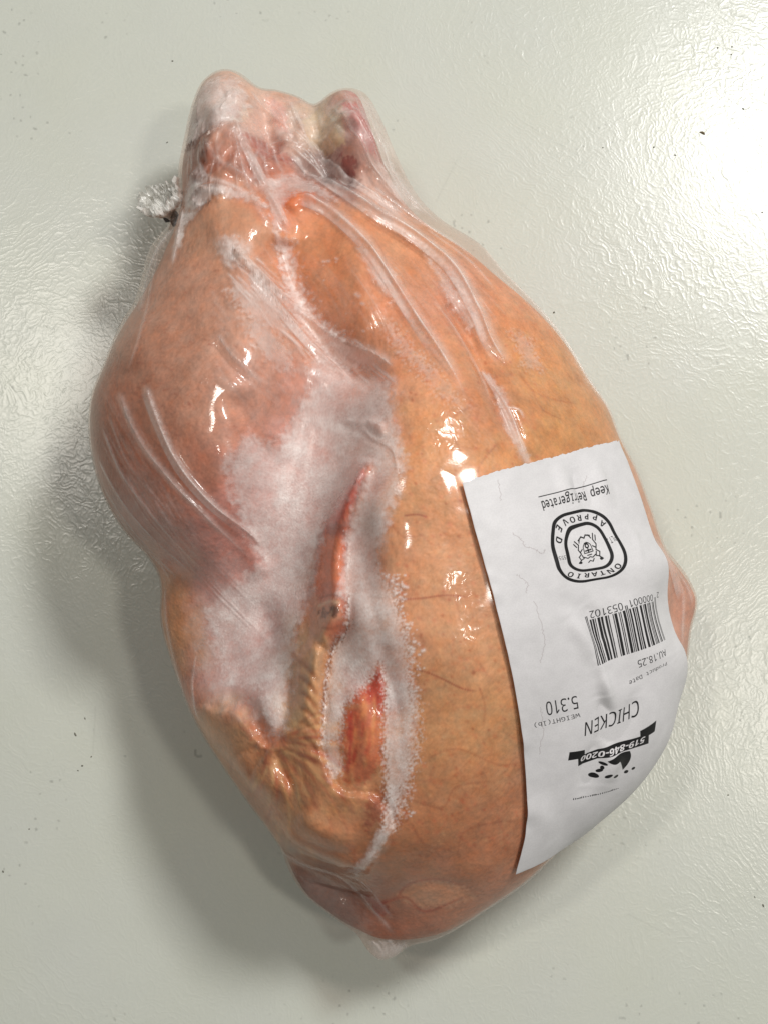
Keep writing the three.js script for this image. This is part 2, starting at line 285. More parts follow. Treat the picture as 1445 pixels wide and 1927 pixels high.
for (let k = 0; k < 46; k++) {                                            // bunched film round the joints
  const t = rnd(), x = lerp(370, 710, t), y = 175 + 70 * rnd() + 25 * Math.sin(t * 6), l = 40 + 90 * rnd(), a = lerp(1.75, 0.85, t) + 0.5 * (rnd() - 0.5);
  fold([[x, y], [x + l * 0.5 * Math.cos(a + 0.15), y + l * 0.5 * Math.sin(a + 0.15)], [x + l * Math.cos(a), y + l * Math.sin(a)]], 3.5 + 3.5 * rnd(), 0.4 + 0.6 * rnd(), 0.14 + 0.2 * rnd(), 0.25, 0.35);
}
// over the breast
fold([[810, 560], [850, 610], [900, 690], [925, 760]], 6, 0.8, 0.2);
fold([[905, 690], [940, 742], [965, 790], [990, 868]], 6, 0.9, 0.55, 0.1, 0.1);
fold([[938, 762], [975, 772], [985, 790]], 4, 0.4, 0.4);
fold([[690, 640], [740, 720], [800, 790], [850, 850]], 8, 0.35, 0, 0.2, 0.4);
// pucker by the wing tip
fold([[640, 790], [672, 800], [700, 826], [738, 848], [748, 900]], 7, 0.7, 0.5);
fold([[672, 800], [700, 796], [722, 806]], 9, 0.9, 0.5);
fold([[660, 815], [690, 838], [715, 845]], 6, 0.4, 0.45);
// neck end
fold([[528, 1600], [580, 1632], [640, 1652], [690, 1700], [745, 1760]], 6, 0.9, 0.3, 0.05, 0.2);
fold([[640, 1650], [680, 1660], [740, 1730]], 4, 0.6, 0.25);
fold([[700, 1770], [715, 1790], [712, 1806]], 6, 1.2, 0.5);
fold([[730, 1768], [742, 1782], [745, 1800]], 5, 1.0, 0.5);
fold([[560, 1640], [600, 1690], [660, 1740], [700, 1765]], 6, 0.6, 0.15);
for (let k = 0; k < 14; k++) { const x = 690 + 80 * rnd(), y = 1765 + 25 * rnd(), a = 0.9 + 1.3 * rnd(), l = 14 + 26 * rnd(); fold([[x, y], [x + l * 0.5 * Math.cos(a) + 4, y + l * 0.5 * Math.sin(a)], [x + l * Math.cos(a), y + l * Math.sin(a)]], 3 + 2 * rnd(), 0.6 + 0.5 * rnd(), 0.35, 0.2, 0.2); }
// loose web by the clip
fold([[326, 428], [300, 462], [278, 520], [262, 590]], 10, 0.5, 0.35);
fold([[345, 390], [335, 440], [325, 500]], 6, 0.8, 0.45);
fold([[1230, 1010], [1265, 1065], [1285, 1130], [1284, 1230]], 6, 0.8, 0.25);
fold([[1250, 1045], [1290, 1100], [1302, 1140]], 5, 0.7, 0.25);
// many fine stretch lines
for (let k = 0; k < 70; k++) {
  const t = rnd(), x = lerp(400, 900, t) + 60 * (rnd() - 0.5), y = lerp(420, 480, rnd()) + 60 * t, l = 90 + 160 * rnd(), a = lerp(1.05, 0.85, t) + 0.2 * (rnd() - 0.5);
  fold([[x, y], [x + l * 0.5 * Math.cos(a - 0.06), y + l * 0.5 * Math.sin(a - 0.06)], [x + l * Math.cos(a), y + l * Math.sin(a)]], 2.6 + 2.4 * rnd(), 0.25 + 0.4 * rnd(), 0.05 + 0.18 * rnd() * rnd(), 0.3, 0.4);
}
for (let k = 0; k < 40; k++) {
  const x = 395 + 150 * rnd(), y = 520 + 210 * rnd(), l = 30 + 70 * rnd(), a = 0.8 + 0.35 * (rnd() - 0.5);
  fold([[x, y], [x + l * 0.5 * Math.cos(a) + 6 * (rnd() - 0.5), y + l * 0.5 * Math.sin(a)], [x + l * Math.cos(a), y + l * Math.sin(a)]], 3.5 + 3 * rnd(), 0.25 + 0.3 * rnd(), 0.10, 0.3, 0.4);
}
for (let k = 0; k < 26; k++) {
  const t = rnd(), x = lerp(180, 330, t), y = lerp(700, 860, t) + 120 * rnd(), l = 120 + 130 * rnd();
  fold([[x, y], [x + l * 0.42, y + l * 0.75], [x + l * 0.95, y + l * 1.3]], 3 + 2 * rnd(), 0.25 + 0.3 * rnd(), 0.12, 0.3, 0.4);
}
// frost: ice crystals and trapped air under the film
const frost = (pts, soft, rough, amount, grain = 420) => area(milkAndGlint, pts, soft * 1.8 + 1, rough * 0.8, (v, c, x, z) => Math.max(v, amount * 0.82 * c * clamp(0.92 + 0.20 * fbm(x * 900, z * 900, 7, 2) + 0.26 * fbm(x * 260, z * 260, 13, 3) + 0.5 * fbm(x * 60, z * 60, 2, 3), 0.15, 1.5)), grain);
frost([[425, 870], [470, 820], [520, 842], [545, 800], [570, 750], [612, 690], [660, 705], [722, 712], [742, 780], [760, 860], [752, 925], [734, 962], [708, 1062], [735, 1120], [640, 1120], [655, 1010], [696, 880], [650, 935], [612, 985], [592, 1090], [560, 1180], [546, 1280], [538, 1370], [510, 1390], [485, 1300], [430, 1300], [400, 1230], [380, 1150], [430, 1100], [492, 1060], [450, 960]], 8, 18, 0.62, 320);
frost([[470, 880], [530, 850], [590, 760], [650, 720], [720, 730], [730, 800], [690, 860], [640, 930], [590, 1000], [570, 1100], [540, 1150], [500, 1060]], 22, 34, 0.68, 200);
frost([[360, 1120], [430, 1060], [520, 1090], [540, 1200], [530, 1340], [480, 1350], [400, 1320], [370, 1240]], 20, 26, 0.36, 200);
frost([[655, 1010], [654, 1180], [625, 1230], [612, 1310], [606, 1400], [640, 1390], [652, 1330], [690, 1290], [716, 1250], [724, 1300], [722, 1400], [728, 1500], [720, 1560], [742, 1560], [752, 1500], [772, 1440], [780, 1340], [770, 1260], [762, 1190], [742, 1124], [708, 1060]], 4, 20, 0.70, 900);
frost([[610, 1400], [640, 1400], [645, 1450], [625, 1470]], 4, 14, 0.5, 700);
frost([[735, 1290], [768, 1280], [790, 1330], [785, 1420], [765, 1500], [745, 1530], [735, 1420]], 3, 30, 0.45, 900);
frost([[715, 1560], [738, 1560], [700, 1620], [672, 1648], [655, 1640], [690, 1605]], 3, 8, 0.62);
frost([[520, 440], [545, 450], [562, 530], [600, 600], [660, 650], [700, 690], [650, 690], [590, 640], [540, 570]], 9, 26, 0.80, 400);
frost([[408, 455], [440, 448], [470, 470], [465, 500], [430, 495]], 8, 14, 0.75);
frost([[360, 330], [378, 312], [400, 345], [380, 352], [420, 352], [470, 362], [505, 392], [450, 372], [400, 368], [372, 395], [350, 395], [348, 372]], 4, 10, 0.62);
frost([[340, 400], [372, 398], [350, 425], [338, 465], [328, 470]], 3, 8, 0.62);
frost([[600, 620], [650, 690], [700, 720], [740, 790], [690, 800], [620, 770], [580, 700]], 14, 20, 0.60);
frost([[430, 545], [455, 530], [520, 580], [555, 620], [530, 630], [470, 600]], 6, 26, 0.36, 500);
frost([[455, 600], [500, 610], [540, 650], [555, 700], [520, 690], [480, 650]], 6, 26, 0.34, 500);
frost([[360, 190], [400, 150], [445, 148], [470, 200], [450, 236], [380, 262], [350, 300]], 6, 16, 0.56);
frost([[395, 250], [450, 236], [500, 190], [560, 195], [600, 215], [660, 180], [700, 200], [730, 280], [700, 290], [640, 250], [600, 270], [540, 260], [470, 260]], 12, 22, 0.34, 260);
frost([[470, 190], [560, 200], [640, 320], [620, 345], [560, 330], [500, 260]], 8, 18, 0.24);
frost([[500, 340], [560, 330], [600, 350], [640, 380], [560, 365], [520, 400], [545, 440], [515, 432]], 5, 14, 0.5);
frost([[690, 190], [720, 250], [745, 320], [800, 390], [780, 400], [700, 300]], 8, 14, 0.34);
frost([[668, 465], [700, 470], [745, 520], [764, 562], [745, 570], [705, 530]], 3, 8, 0.42);
frost([[800, 480], [830, 510], [870, 565], [898, 612], [885, 620], [840, 560]], 3, 8, 0.46);
frost([[700, 570], [760, 640], [850, 730], [870, 770], [820, 740], [740, 650]], 6, 34, 0.22, 700);
frost([[960, 620], [1000, 640], [1020, 700], [985, 690]], 5, 26, 0.24, 700);
frost([[920, 700], [950, 740], [970, 800], [1000, 872], [985, 872], [950, 800]], 3, 8, 0.42);
frost([[552, 1640], [640, 1660], [700, 1740], [690, 1770], [620, 1730], [570, 1690]], 8, 14, 0.14);
frost([[250, 880], [330, 960], [440, 1060], [480, 1130], [420, 1150], [340, 1100], [270, 1040], [210, 940]], 20, 20, 0.22);
frost([[690, 1770], [765, 1775], [745, 1800], [712, 1808]], 4, 8, 0.4);
// small specks of frost scattered along the patch's edge
for (let k = 0; k < 420; k++) {
  const t = rnd(), y = lerp(1080, 1540, t), xe = t < 0.35 ? lerp(735, 772, t / 0.35) : lerp(772, 752, (t - 0.35) / 0.65), x = xe + 34 * (rnd() - 0.35) * (rnd() + 0.3), s = 1.1 + 2.4 * rnd() * rnd();
  stroke(milkAndGlint, [[x, y], [x + s, y + s * (rnd() - 0.5)]], s, (v, d) => Math.max(v, (0.3 + 0.5 * ((k * 37) % 100) / 100) * Math.exp(-d * d * 1.3)), 2);
}
for (let k = 0; k < 34; k++) {
  const x = 560 + 200 * rnd(), y = 470 + 250 * rnd(), s = 1.5 + 4 * rnd() * rnd();
  stroke(milkAndGlint, [[x, y], [x + s, y + s * (rnd() - 0.3)]], s, (v, d) => Math.max(v, 0.3 * Math.exp(-d * d * 1.3)), 2);
}
// flat under the label
const underLabel = layer();
area(underLabel, [[838, 888], [1170, 800], [1200, 890], [1250, 1020], [1285, 1200], [1270, 1330], [1240, 1420], [1060, 1600], [935, 1665], [955, 1540], [955, 1450], [910, 1150], [880, 1030]], 14, 0, (v, c) => Math.max(v, c));
for (let q = 0; q < pleat.length; q++) if (underLabel[q]) { pleat[q] *= 1 - underLabel[q]; relief[q] *= 1 - 0.8 * underLabel[q]; }

function height(x, z, t) { return rimY(x, z) + read(crownMap, x, z) * dome(t) + read(relief, x, z) * sstep(1, 0.86, t); }
// angle a from the crown (0) over the rim (pi/2) to below, bearing f
function place(a, f, rim, lift, extra, out) {
  const s = a <= Math.PI / 2 ? Math.sin(a) : Math.max(0, Math.sin(a)) ** 0.6, r = rim(f) * s, x = C[0] + r * Math.cos(f), z = C[1] + r * Math.sin(f);
  let y;
  if (a <= Math.PI / 2) y = height(x, z, s) + lift * Math.max(0, Math.cos(a)) + (extra ? extra(x, z, s) : 0);
  else { const e = rim(f), yr = rimY(C[0] + e * Math.cos(f), C[1] + e * Math.sin(f)); y = Math.max(0.0008, yr * (1 - 1.22 * (-Math.cos(a)) ** 1.1)); }
  out[0] = x; out[1] = y; out[2] = z; return out;
}
const AMAX = 1.95;
function disc(u, v) {   // square -> angle and bearing
  const a = 2 * u - 1, b = 2 * v - 1; let r, f;
  if (a === 0 && b === 0) return [0, 0];
  if (Math.abs(a) > Math.abs(b)) { r = a; f = Math.PI / 4 * b / a; } else { r = b; f = Math.PI / 2 - Math.PI / 4 * a / b; }
  if (r < 0) { r = -r; f += Math.PI; }
  return [r * AMAX, f];
}
function shell(N, rim, lift, extra, rings = 8) {
  const top = (N + 1) ** 2, loop = []; for (let i = 0; i < N; i++) loop.push(i); for (let j = 0; j < N; j++) loop.push(j * (N + 1) + N); for (let i = N; i > 0; i--) loop.push(N * (N + 1) + i); for (let j = N; j > 0; j--) loop.push(j * (N + 1));
  const n = loop.length, pos = new Float32Array((top + n * rings + 1) * 3), uv = new Float32Array((top + n * rings + 1) * 2), idx = [], o = [0, 0, 0];
  for (let j = 0; j <= N; j++) for (let i = 0; i <= N; i++) { const k = j * (N + 1) + i, [a, f] = disc(i / N, j / N); place(a, f, rim, lift, extra, o); pos.set(o, k * 3); uv[k * 2] = i / N; uv[k * 2 + 1] = j / N; }
  for (let q = 0; q < rings; q++) loop.forEach((k, m) => { const [, f] = disc(uv[k * 2], uv[k * 2 + 1]); place(lerp(AMAX, Math.PI, (q + 1) / (rings + 1)), f, rim, lift, extra, o); const w = top + q * n + m; pos.set(o, w * 3); uv[w * 2] = uv[k * 2]; uv[w * 2 + 1] = uv[k * 2 + 1]; });
  pos.set([C[0], 0.0008, C[1]], (top + n * rings) * 3);
  const I = new Uint32Array(N * N * 6 + n * rings * 6 + n * 3); let c = 0;
  for (let j = 0; j < N; j++) for (let i = 0; i < N; i++) { const k = j * (N + 1) + i; I[c++] = k; I[c++] = k + N + 1; I[c++] = k + 1; I[c++] = k + 1; I[c++] = k + N + 1; I[c++] = k + N + 2; }
  for (let q = 0; q < rings; q++) for (let m = 0; m < n; m++) { const m2 = (m + 1) % n, a = q ? top + (q - 1) * n + m : loop[m], b = q ? top + (q - 1) * n + m2 : loop[m2], d = top + q * n + m, e = top + q * n + m2; I[c++] = a; I[c++] = b; I[c++] = d; I[c++] = d; I[c++] = b; I[c++] = e; }
  for (let m = 0; m < n; m++) { I[c++] = top + (rings - 1) * n + m; I[c++] = top + (rings - 1) * n + (m + 1) % n; I[c++] = top + n * rings; }
  const g = new THREE.BufferGeometry(); g.setAttribute('position', new THREE.BufferAttribute(pos, 3)); g.setAttribute('uv', new THREE.BufferAttribute(uv, 2)); g.setIndex(new THREE.BufferAttribute(I, 1)); g.computeVertexNormals();
  return g;
}

// ---------------------------------------------------------------- the bird's own colours
const tones = [ // measured place, colour, reach
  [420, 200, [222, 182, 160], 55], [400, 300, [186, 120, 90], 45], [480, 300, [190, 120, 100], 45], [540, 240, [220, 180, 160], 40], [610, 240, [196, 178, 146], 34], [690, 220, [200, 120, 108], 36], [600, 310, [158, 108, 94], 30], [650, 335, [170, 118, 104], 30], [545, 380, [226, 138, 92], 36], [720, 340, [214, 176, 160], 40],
  [420, 420, [216, 158, 118], 60], [370, 520, [204, 150, 122], 70], [320, 640, [196, 140, 110], 80], [260, 760, [180, 114, 84], 70], [360, 740, [202, 148, 120], 70], [230, 880, [168, 100, 70], 60], [330, 900, [174, 106, 78], 60], [470, 620, [214, 164, 138], 60], [480, 720, [206, 150, 130], 60],
  [620, 470, [222, 146, 92], 60], [700, 560, [218, 142, 96], 70], [640, 560, [222, 146, 94], 60], [760, 470, [220, 152, 102], 50], [860, 560, [214, 146, 112], 50], [930, 600, [226, 152, 98], 60], [800, 700, [220, 150, 104], 80], [860, 820, [222, 156, 88], 80], [1000, 720, [218, 152, 88], 70], [1060, 800, [206, 146, 76], 60], [930, 760, [186, 112, 84], 40], [1090, 760, [210, 150, 92], 50],
  [770, 840, [220, 150, 86], 60], [830, 950, [218, 152, 96], 80], [800, 1100, [216, 152, 100], 80], [870, 1150, [218, 158, 108], 80], [850, 1300, [214, 154, 98], 80], [900, 1380, [218, 162, 96], 60], [800, 1450, [208, 142, 86], 70], [900, 1500, [202, 136, 86], 70], [800, 1580, [200, 130, 80], 70], [930, 1580, [196, 126, 82], 60], [820, 1690, [214, 150, 118], 50], [760, 1740, [192, 122, 92], 50], [900, 1690, [196, 130, 94], 50],
  [540, 950, [212, 146, 134], 70], [450, 1050, [200, 130, 116], 60], [460, 1220, [196, 128, 116], 70], [620, 780, [212, 152, 138], 60], [700, 780, [214, 152, 138], 40], [690, 1100, [196, 140, 122], 40], [720, 1250, [196, 132, 116], 40],
  [680, 900, [206, 118, 98], 30], [630, 1000, [204, 120, 92], 34], [625, 1090, [214, 146, 104], 30], [640, 1180, [190, 124, 84], 26], [590, 1230, [218, 168, 110], 34], [580, 1340, [220, 172, 110], 40], [690, 1330, [206, 96, 66], 34], [690, 1430, [212, 140, 84], 34],
  [420, 1400, [204, 150, 96], 50], [470, 1470, [198, 132, 84], 50], [560, 1480, [202, 144, 90], 50], [640, 1500, [204, 146, 92], 50], [620, 1580, [192, 128, 84], 50], [700, 1520, [196, 128, 84], 40], [340, 1200, [206, 148, 92], 40], [320, 1140, [200, 136, 84], 40],
  [580, 1660, [142, 100, 84], 40], [640, 1710, [146, 98, 78], 45], [700, 1690, [170, 104, 76], 34], [1290, 1130, [206, 150, 128], 60], [1280, 1280, [204, 146, 122], 60], [1150, 1100, [216, 160, 124], 110], [1100, 1450, [206, 150, 112], 80],
].map(([x, y, c, s]) => [...on(x, y), ((q, g) => q.map((v) => Math.min(0.86, 1.20 * lerp(g, v, 0.83))))(lin(c[0] - 2, c[1] + 4, c[2] + 6), lin(c[0], c[1], c[2])[1]), 1 / (2 * (s * 0.95 * PX) ** 2)]);
const toneR = layer(), toneG = layer(), toneB = layer();
for (let j = 0; j < NZ; j += 4) for (let i = 0; i < NX; i += 4) {
  const x = X0 + (i + 2) * CELL + 0.006 * fbm(i * 0.02, j * 0.02, 1, 2), z = Z0 + (j + 2) * CELL + 0.006 * fbm(i * 0.02, j * 0.02, 9, 2);
  let w = 0, r = 0, g = 0, b = 0;
  for (const [a, c, col, k] of tones) { const d2 = (x - a) ** 2 + (z - c) ** 2, e = Math.exp(-d2 * k) + 1e-9 / (d2 + 1e-5); w += e; r += e * col[0]; g += e * col[1]; b += e * col[2]; }
  for (let q = 0; q < 4; q++) for (let p = 0; p < 4; p++) { const o = (j + q) * NX + i + p; toneR[o] = r / w; toneG[o] = g / w; toneB[o] = b / w; }
}
for (const L of [toneR, toneG, toneB]) blur(L, 3, 1);
function tint(draw, col, k) {   // draw(layer, f): mixes col in with strength k
  const c = lin(...col);
  [toneR, toneG, toneB].forEach((L, n) => draw(L, (v, m) => lerp(v, Math.min(0.85, 1.16 * c[n]), clamp(m * k))));
}
const paintArea = (pts, soft, rough, col, k, grain = 500) => tint((L, f) => area(L, pts, soft, rough, (v, c) => f(v, c), grain), col, k);
const paintLine = (pts, w, col, k, a = 0.1, b = 0.3) => tint((L, f) => stroke(L, pts, w, (v, d, t) => f(v, Math.exp(-d * d * 1.4) * taper(t, a, b)), 2.2), col, k);
// joints and hollow at the leg end
paintArea([[420, 205], [446, 190], [470, 205], [462, 228], [436, 232]], 4, 10, [232, 208, 190], 0.8);
paintArea([[425, 200], [452, 200], [455, 222], [430, 222]], 4, 10, [200, 120, 104], 0.5);
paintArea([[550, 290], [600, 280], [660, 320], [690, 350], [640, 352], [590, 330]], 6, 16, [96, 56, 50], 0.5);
paintArea([[455, 250], [500, 262], [560, 300], [540, 310], [490, 290]], 5, 12, [164, 70, 56], 0.55);
paintArea([[640, 195], [672, 190], [704, 240], [716, 290], [690, 280], [660, 225]], 5, 12, [196, 78, 72], 0.7);
paintArea([[570, 225], [600, 205], [640, 222], [650, 270], [610, 285], [580, 262]], 5, 8, [206, 192, 156], 0.7);
paintArea([[640, 290], [670, 300], [664, 345], [650, 330]], 3, 10, [128, 40, 40], 0.7);
paintArea([[500, 182], [535, 195], [545, 250], [520, 240]], 4, 10, [226, 170, 160], 0.6);
paintArea([[525, 385], [545, 362], [590, 362], [600, 380], [560, 398]], 4, 8, [228, 130, 82], 0.8);
paintArea([[360, 285], [385, 270], [420, 310], [385, 335], [352, 350]], 5, 10, [140, 74, 50], 0.5);
// wing bones and raw meat
paintArea([[696, 862], [668, 950], [655, 1010], [650, 1080], [655, 1150], [650, 1190], [625, 1222], [600, 1140], [592, 1080], [604, 1000], [640, 935]], 5, 8, [202, 104, 82], 0.5);
paintArea([[690, 880], [672, 940], [650, 975], [612, 1010], [640, 930]], 4, 8, [206, 92, 82], 0.55);
paintArea([[612, 990], [650, 990], [652, 1012], [618, 1012]], 3, 8, [128, 84, 76], 0.5);
paintArea([[605, 1010], [650, 1015], [645, 1100], [600, 1100]], 6, 12, [222, 138, 96], 0.6);
paintArea([[668, 1295], [700, 1298], [716, 1252], [723, 1290], [723, 1380], [716, 1440], [690, 1470], [652, 1470], [640, 1400], [655, 1325]], 6, 16, [206, 104, 74], 0.55);
paintArea([[690, 1300], [714, 1256], [722, 1300], [716, 1350], [698, 1330]], 4, 10, [190, 52, 40], 0.6);
paintArea([[650, 1370], [680, 1380], [668, 1440], [652, 1440]], 5, 14, [182, 66, 46], 0.45);
for (let k = 0; k < 44; k++) { const x = 648 + 66 * rnd(), y = 1300 + 100 * rnd(), l = 25 + 60 * rnd(); paintLine([[x, y], [x + 8 * (rnd() - 0.5), y + l * 0.5], [x - 10 * rnd(), y + l]], 2 + 4 * rnd(), rnd() < 0.55 ? [226, 154, 98] : [180, 54, 40], 0.3 + 0.4 * rnd(), 0.3, 0.4); }
paintArea([[600, 1140], [638, 1134], [642, 1166], [608, 1178]], 10, 8, [214, 186, 156], 0.5);
paintArea([[600, 1150], [612, 1146], [618, 1156], [606, 1166]], 4, 8, [84, 58, 46], 0.85);
paintArea([[622, 1144], [640, 1141], [638, 1160], [626, 1164]], 4, 7, [74, 48, 38], 0.85);
paintLine([[598, 1142], [622, 1134], [644, 1138]], 4, [228, 206, 180], 0.8);
paintLine([[640, 1195], [622, 1230], [610, 1310], [606, 1380]], 4, [120, 70, 44], 0.6);
for (let k = 0; k < 6; k++) paintLine([[556 + k * 2, 1240 + k * 29], [580 + k * 2, 1256 + k * 29], [602, 1284 + k * 29]], 6, [150, 88, 48], 0.75, 0.25, 0.3);
paintLine([[697, 866], [672, 945], [656, 1010], [653, 1090], [657, 1150], [652, 1190], [626, 1226], [613, 1300], [606, 1390]], 2.6, [122, 58, 42], 0.55, 0.05, 0.1);
paintLine([[692, 868], [642, 935], [607, 1000], [592, 1085], [562, 1180], [548, 1270], [545, 1340]], 3, [168, 84, 66], 0.45, 0.05, 0.2);
paintLine([[600, 1128], [622, 1122], [650, 1126]], 3, [110, 62, 48], 0.6, 0.1, 0.1);
paintLine([[606, 1182], [626, 1184], [644, 1176]], 3, [120, 70, 50], 0.5, 0.1, 0.1);
// lower wing streaks
for (let k = 0; k < 44; k++) {
  const a = 1.75 - k * 0.052 + 0.06 * (rnd() - 0.5), l = 90 + 150 * rnd(), s = 16 + 50 * rnd(), w = 3 + 4 * rnd(), x = 505, y = 1392, c = k % 3 === 0 ? [232, 190, 136] : k % 3 === 1 ? [164, 96, 64] : [188, 96, 74];
  paintLine([[x + s * Math.cos(a), y + s * Math.sin(a)], [x + l * 0.6 * Math.cos(a) + 12 * (rnd() - 0.5), y + l * 0.6 * Math.sin(a)], [x + l * Math.cos(a + 0.15), y + l * Math.sin(a + 0.15)]], w, c, 0.34 + 0.3 * rnd(), 0.15, 0.5);
}
for (let k = 0; k < 60; k++) { const x = 400 + 320 * rnd(), y = 1400 + 190 * rnd(), a = 0.8 + 0.9 * rnd(), l = 18 + 34 * rnd(); paintLine([[x, y], [x + l * 0.5 * Math.cos(a) + 4, y + l * 0.5 * Math.sin(a)], [x + l * Math.cos(a), y + l * Math.sin(a)]], 3 + 3 * rnd(), k % 2 ? [224, 176, 122] : [158, 92, 62], 0.4, 0.3, 0.4); }
paintArea([[470, 1300], [520, 1330], [540, 1400], [500, 1420], [460, 1370]], 14, 20, [176, 78, 64], 0.4);
paintArea([[690, 1500], [720, 1480], [725, 1530], [690, 1560]], 8, 16, [140, 46, 40], 0.45);
// neck patch
paintArea([[745, 1692], [775, 1664], [830, 1660], [880, 1672], [892, 1690], [850, 1705], [790, 1706]], 6, 14, [230, 178, 146], 0.7);
paintLine([[700, 1712], [760, 1690], [800, 1716], [870, 1690], [900, 1684]], 4, [176, 82, 58], 0.6);
paintLine([[745, 1695], [770, 1664], [830, 1656], [890, 1674]], 3, [180, 80, 54], 0.5);
paintArea([[690, 1690], [722, 1696], [736, 1724], [706, 1726]], 4, 10, [150, 54, 38], 0.6);
// veins, scratches and pores of the skin
const veins = [[[760, 970], [785, 968], [806, 974]], [[748, 1128], [790, 1126], [840, 1120], [885, 1124]], [[775, 1256], [820, 1272], [870, 1296], [900, 1300]], [[735, 985], [760, 1010], [800, 1005]], [[870, 860], [850, 790], [900, 760]], [[940, 830], [900, 880], [905, 930]], [[900, 1290], [912, 1330], [908, 1370]], [[800, 1430], [860, 1410], [940, 1440], [985, 1432]], [[760, 1500], [830, 1520], [860, 1480], [940, 1470]], [[770, 1540], [800, 1590], [860, 1600]], [[860, 1620], [870, 1570], [920, 1550], [985, 1545]], [[1000, 730], [1020, 770], [1060, 790]], [[970, 690], [1010, 740], [1090, 760]], [[700, 440], [720, 470], [735, 520]]];
veins.forEach((v, k) => paintLine(v, k < 3 ? 2.2 : 2.6, k < 3 ? [146, 50, 36] : [158, 92, 62], k < 3 ? 0.75 : 0.42, 0.1, 0.2));
for (let k = 0; k < 34; k++) {
  let x = 740 + 230 * rnd(), y = 820 + 800 * rnd(), a = rnd() * 0.9 - 0.2 + (rnd() < 0.2 ? 1.4 : 0); const p = [[x, y]];
  for (let q = 0; q < 4; q++) { a += 0.9 * (rnd() - 0.5); x += 16 * Math.cos(a); y += 16 * Math.sin(a); p.push([x, y]); }
  paintLine(p, 1.6 + 2.2 * rnd(), [176, 84, 58], 0.10 + 0.16 * rnd(), 0.2, 0.4);
}
for (let k = 0; k < 130; k++) {
  const x = 250 + 260 * rnd(), y = 470 + 350 * rnd(), a = 0.35 + 0.9 * (rnd() - 0.5) + (x < 330 ? -0.4 : 0), l = 6 + 14 * rnd();
  paintLine([[x, y], [x + l * Math.cos(a), y + l * Math.sin(a)]], 1.5 + 1.2 * rnd(), [150, 70, 52], 0.16 + 0.26 * rnd(), 0.2, 0.4);
}
for (let k = 0; k < 150; k++) {
  const x = 745 + 230 * rnd(), y = 560 + 1050 * rnd(), s = 1.6 + 2.6 * rnd();
  paintLine([[x, y], [x + 1, y + 1]], s, [168, 84, 50], 0.25 + 0.35 * rnd(), 0, 0);
}
for (let j = 0; j < 60; j++) for (let i = 0; i < 20; i++) {
  const x = 735 + i * 14 + (j % 2) * 7 + 8 * (rnd() - 0.5), y = 520 + j * 18 + 10 * (rnd() - 0.5), q = rnd();
  if (q < 0.45) paintLine([[x, y], [x + 2, y + 1]], 2.4 + 2.4 * rnd(), q < 0.2 ? [196, 96, 66] : [236, 184, 136], 0.16 + 0.18 * rnd(), 0, 0);
}
for (let k = 0; k < 60; k++) { const x = 960 + 130 * rnd(), y = 600 + 240 * rnd(), a = 0.9 + 0.4 * rnd(), l = 14 + 26 * rnd(); paintLine([[x, y], [x + l * Math.cos(a), y + l * Math.sin(a)]], 2 + 2 * rnd(), k % 2 ? [228, 176, 104] : [166, 102, 52], 0.25, 0.3, 0.4); }

// ---------------------------------------------------------------- textures over the square
const TS = 2048;
function bake(size, rim, f, channels = 4, float = false) {
  const d = float ? new Float32Array(size * size * channels) : new Uint8Array(size * size * channels), o = [0, 0, 0], v = [0, 0, 0, 255];
  for (let j = 0; j < size; j++) for (let i = 0; i < size; i++) {
    const [a, b] = disc((i + 0.5) / size, (j + 0.5) / size), s = a <= Math.PI / 2 ? Math.sin(a) : Math.sin(a) ** 0.6, r = rim(b) * s;
    const x = C[0] + r * Math.cos(b), z = C[1] + r * Math.sin(b), y = a <= Math.PI / 2 ? RIM + read(crownMap, x, z) * dome(s) : RIM * (1 - 1.22 * (-Math.cos(a)) ** 1.1);
    f(x, y, z, v, a); for (let c = 0; c < channels; c++) d[(j * size + i) * channels + c] = v[c];
  }
  const t = new THREE.DataTexture(d, size, size, channels === 1 ? THREE.RedFormat : THREE.RGBAFormat, float ? THREE.FloatType : THREE.UnsignedByteType);
  t.magFilter = t.minFilter = THREE.LinearFilter; t.wrapS = t.wrapT = THREE.ClampToEdgeWrapping; t.needsUpdate = true; return t;
}
const skinMap = bake(TS, birdRim, (x, y, z, v) => {
  const m = fbm(x * 95, y * 95, z * 95, 2), n = fbm(x * 330, y * 330, z * 330, 2), p = noise(x * 900, y * 900, z * 900);
  const cw = 0.0016 * noise(x * 210, y * 210, z * 210), cr = (1 - Math.abs(noise((x + cw) * 190, y * 190, (z - cw) * 190))) ** 9 * sstep(-0.1, 0.5, noise(x * 44, y * 44 + 7, z * 44));
  const k = (1 + 0.15 * m + 0.14 * n + 0.07 * p) * (1 - 0.10 * cr), red = clamp(0.45 * noise(x * 130 + 5, y * 130, z * 130) + 0.4 * n + 0.35 * cr, -0.6, 0.8);
  v[0] = srgb8(read(toneR, x, z) * k); v[1] = srgb8(read(toneG, x, z) * k * (1 - 0.16 * red)); v[2] = srgb8(read(toneB, x, z) * k * (1 - 0.27 * red)); v[3] = 255;
});
skinMap.colorSpace = THREE.SRGBColorSpace;
const skinBump = bake(1024, birdRim, (x, y, z, v) => { v[0] = 0.5 + 0.28 * fbm(x * 420, y * 420, z * 420, 3) + 0.16 * noise(x * 150, y * 150, z * 150); }, 1, true);
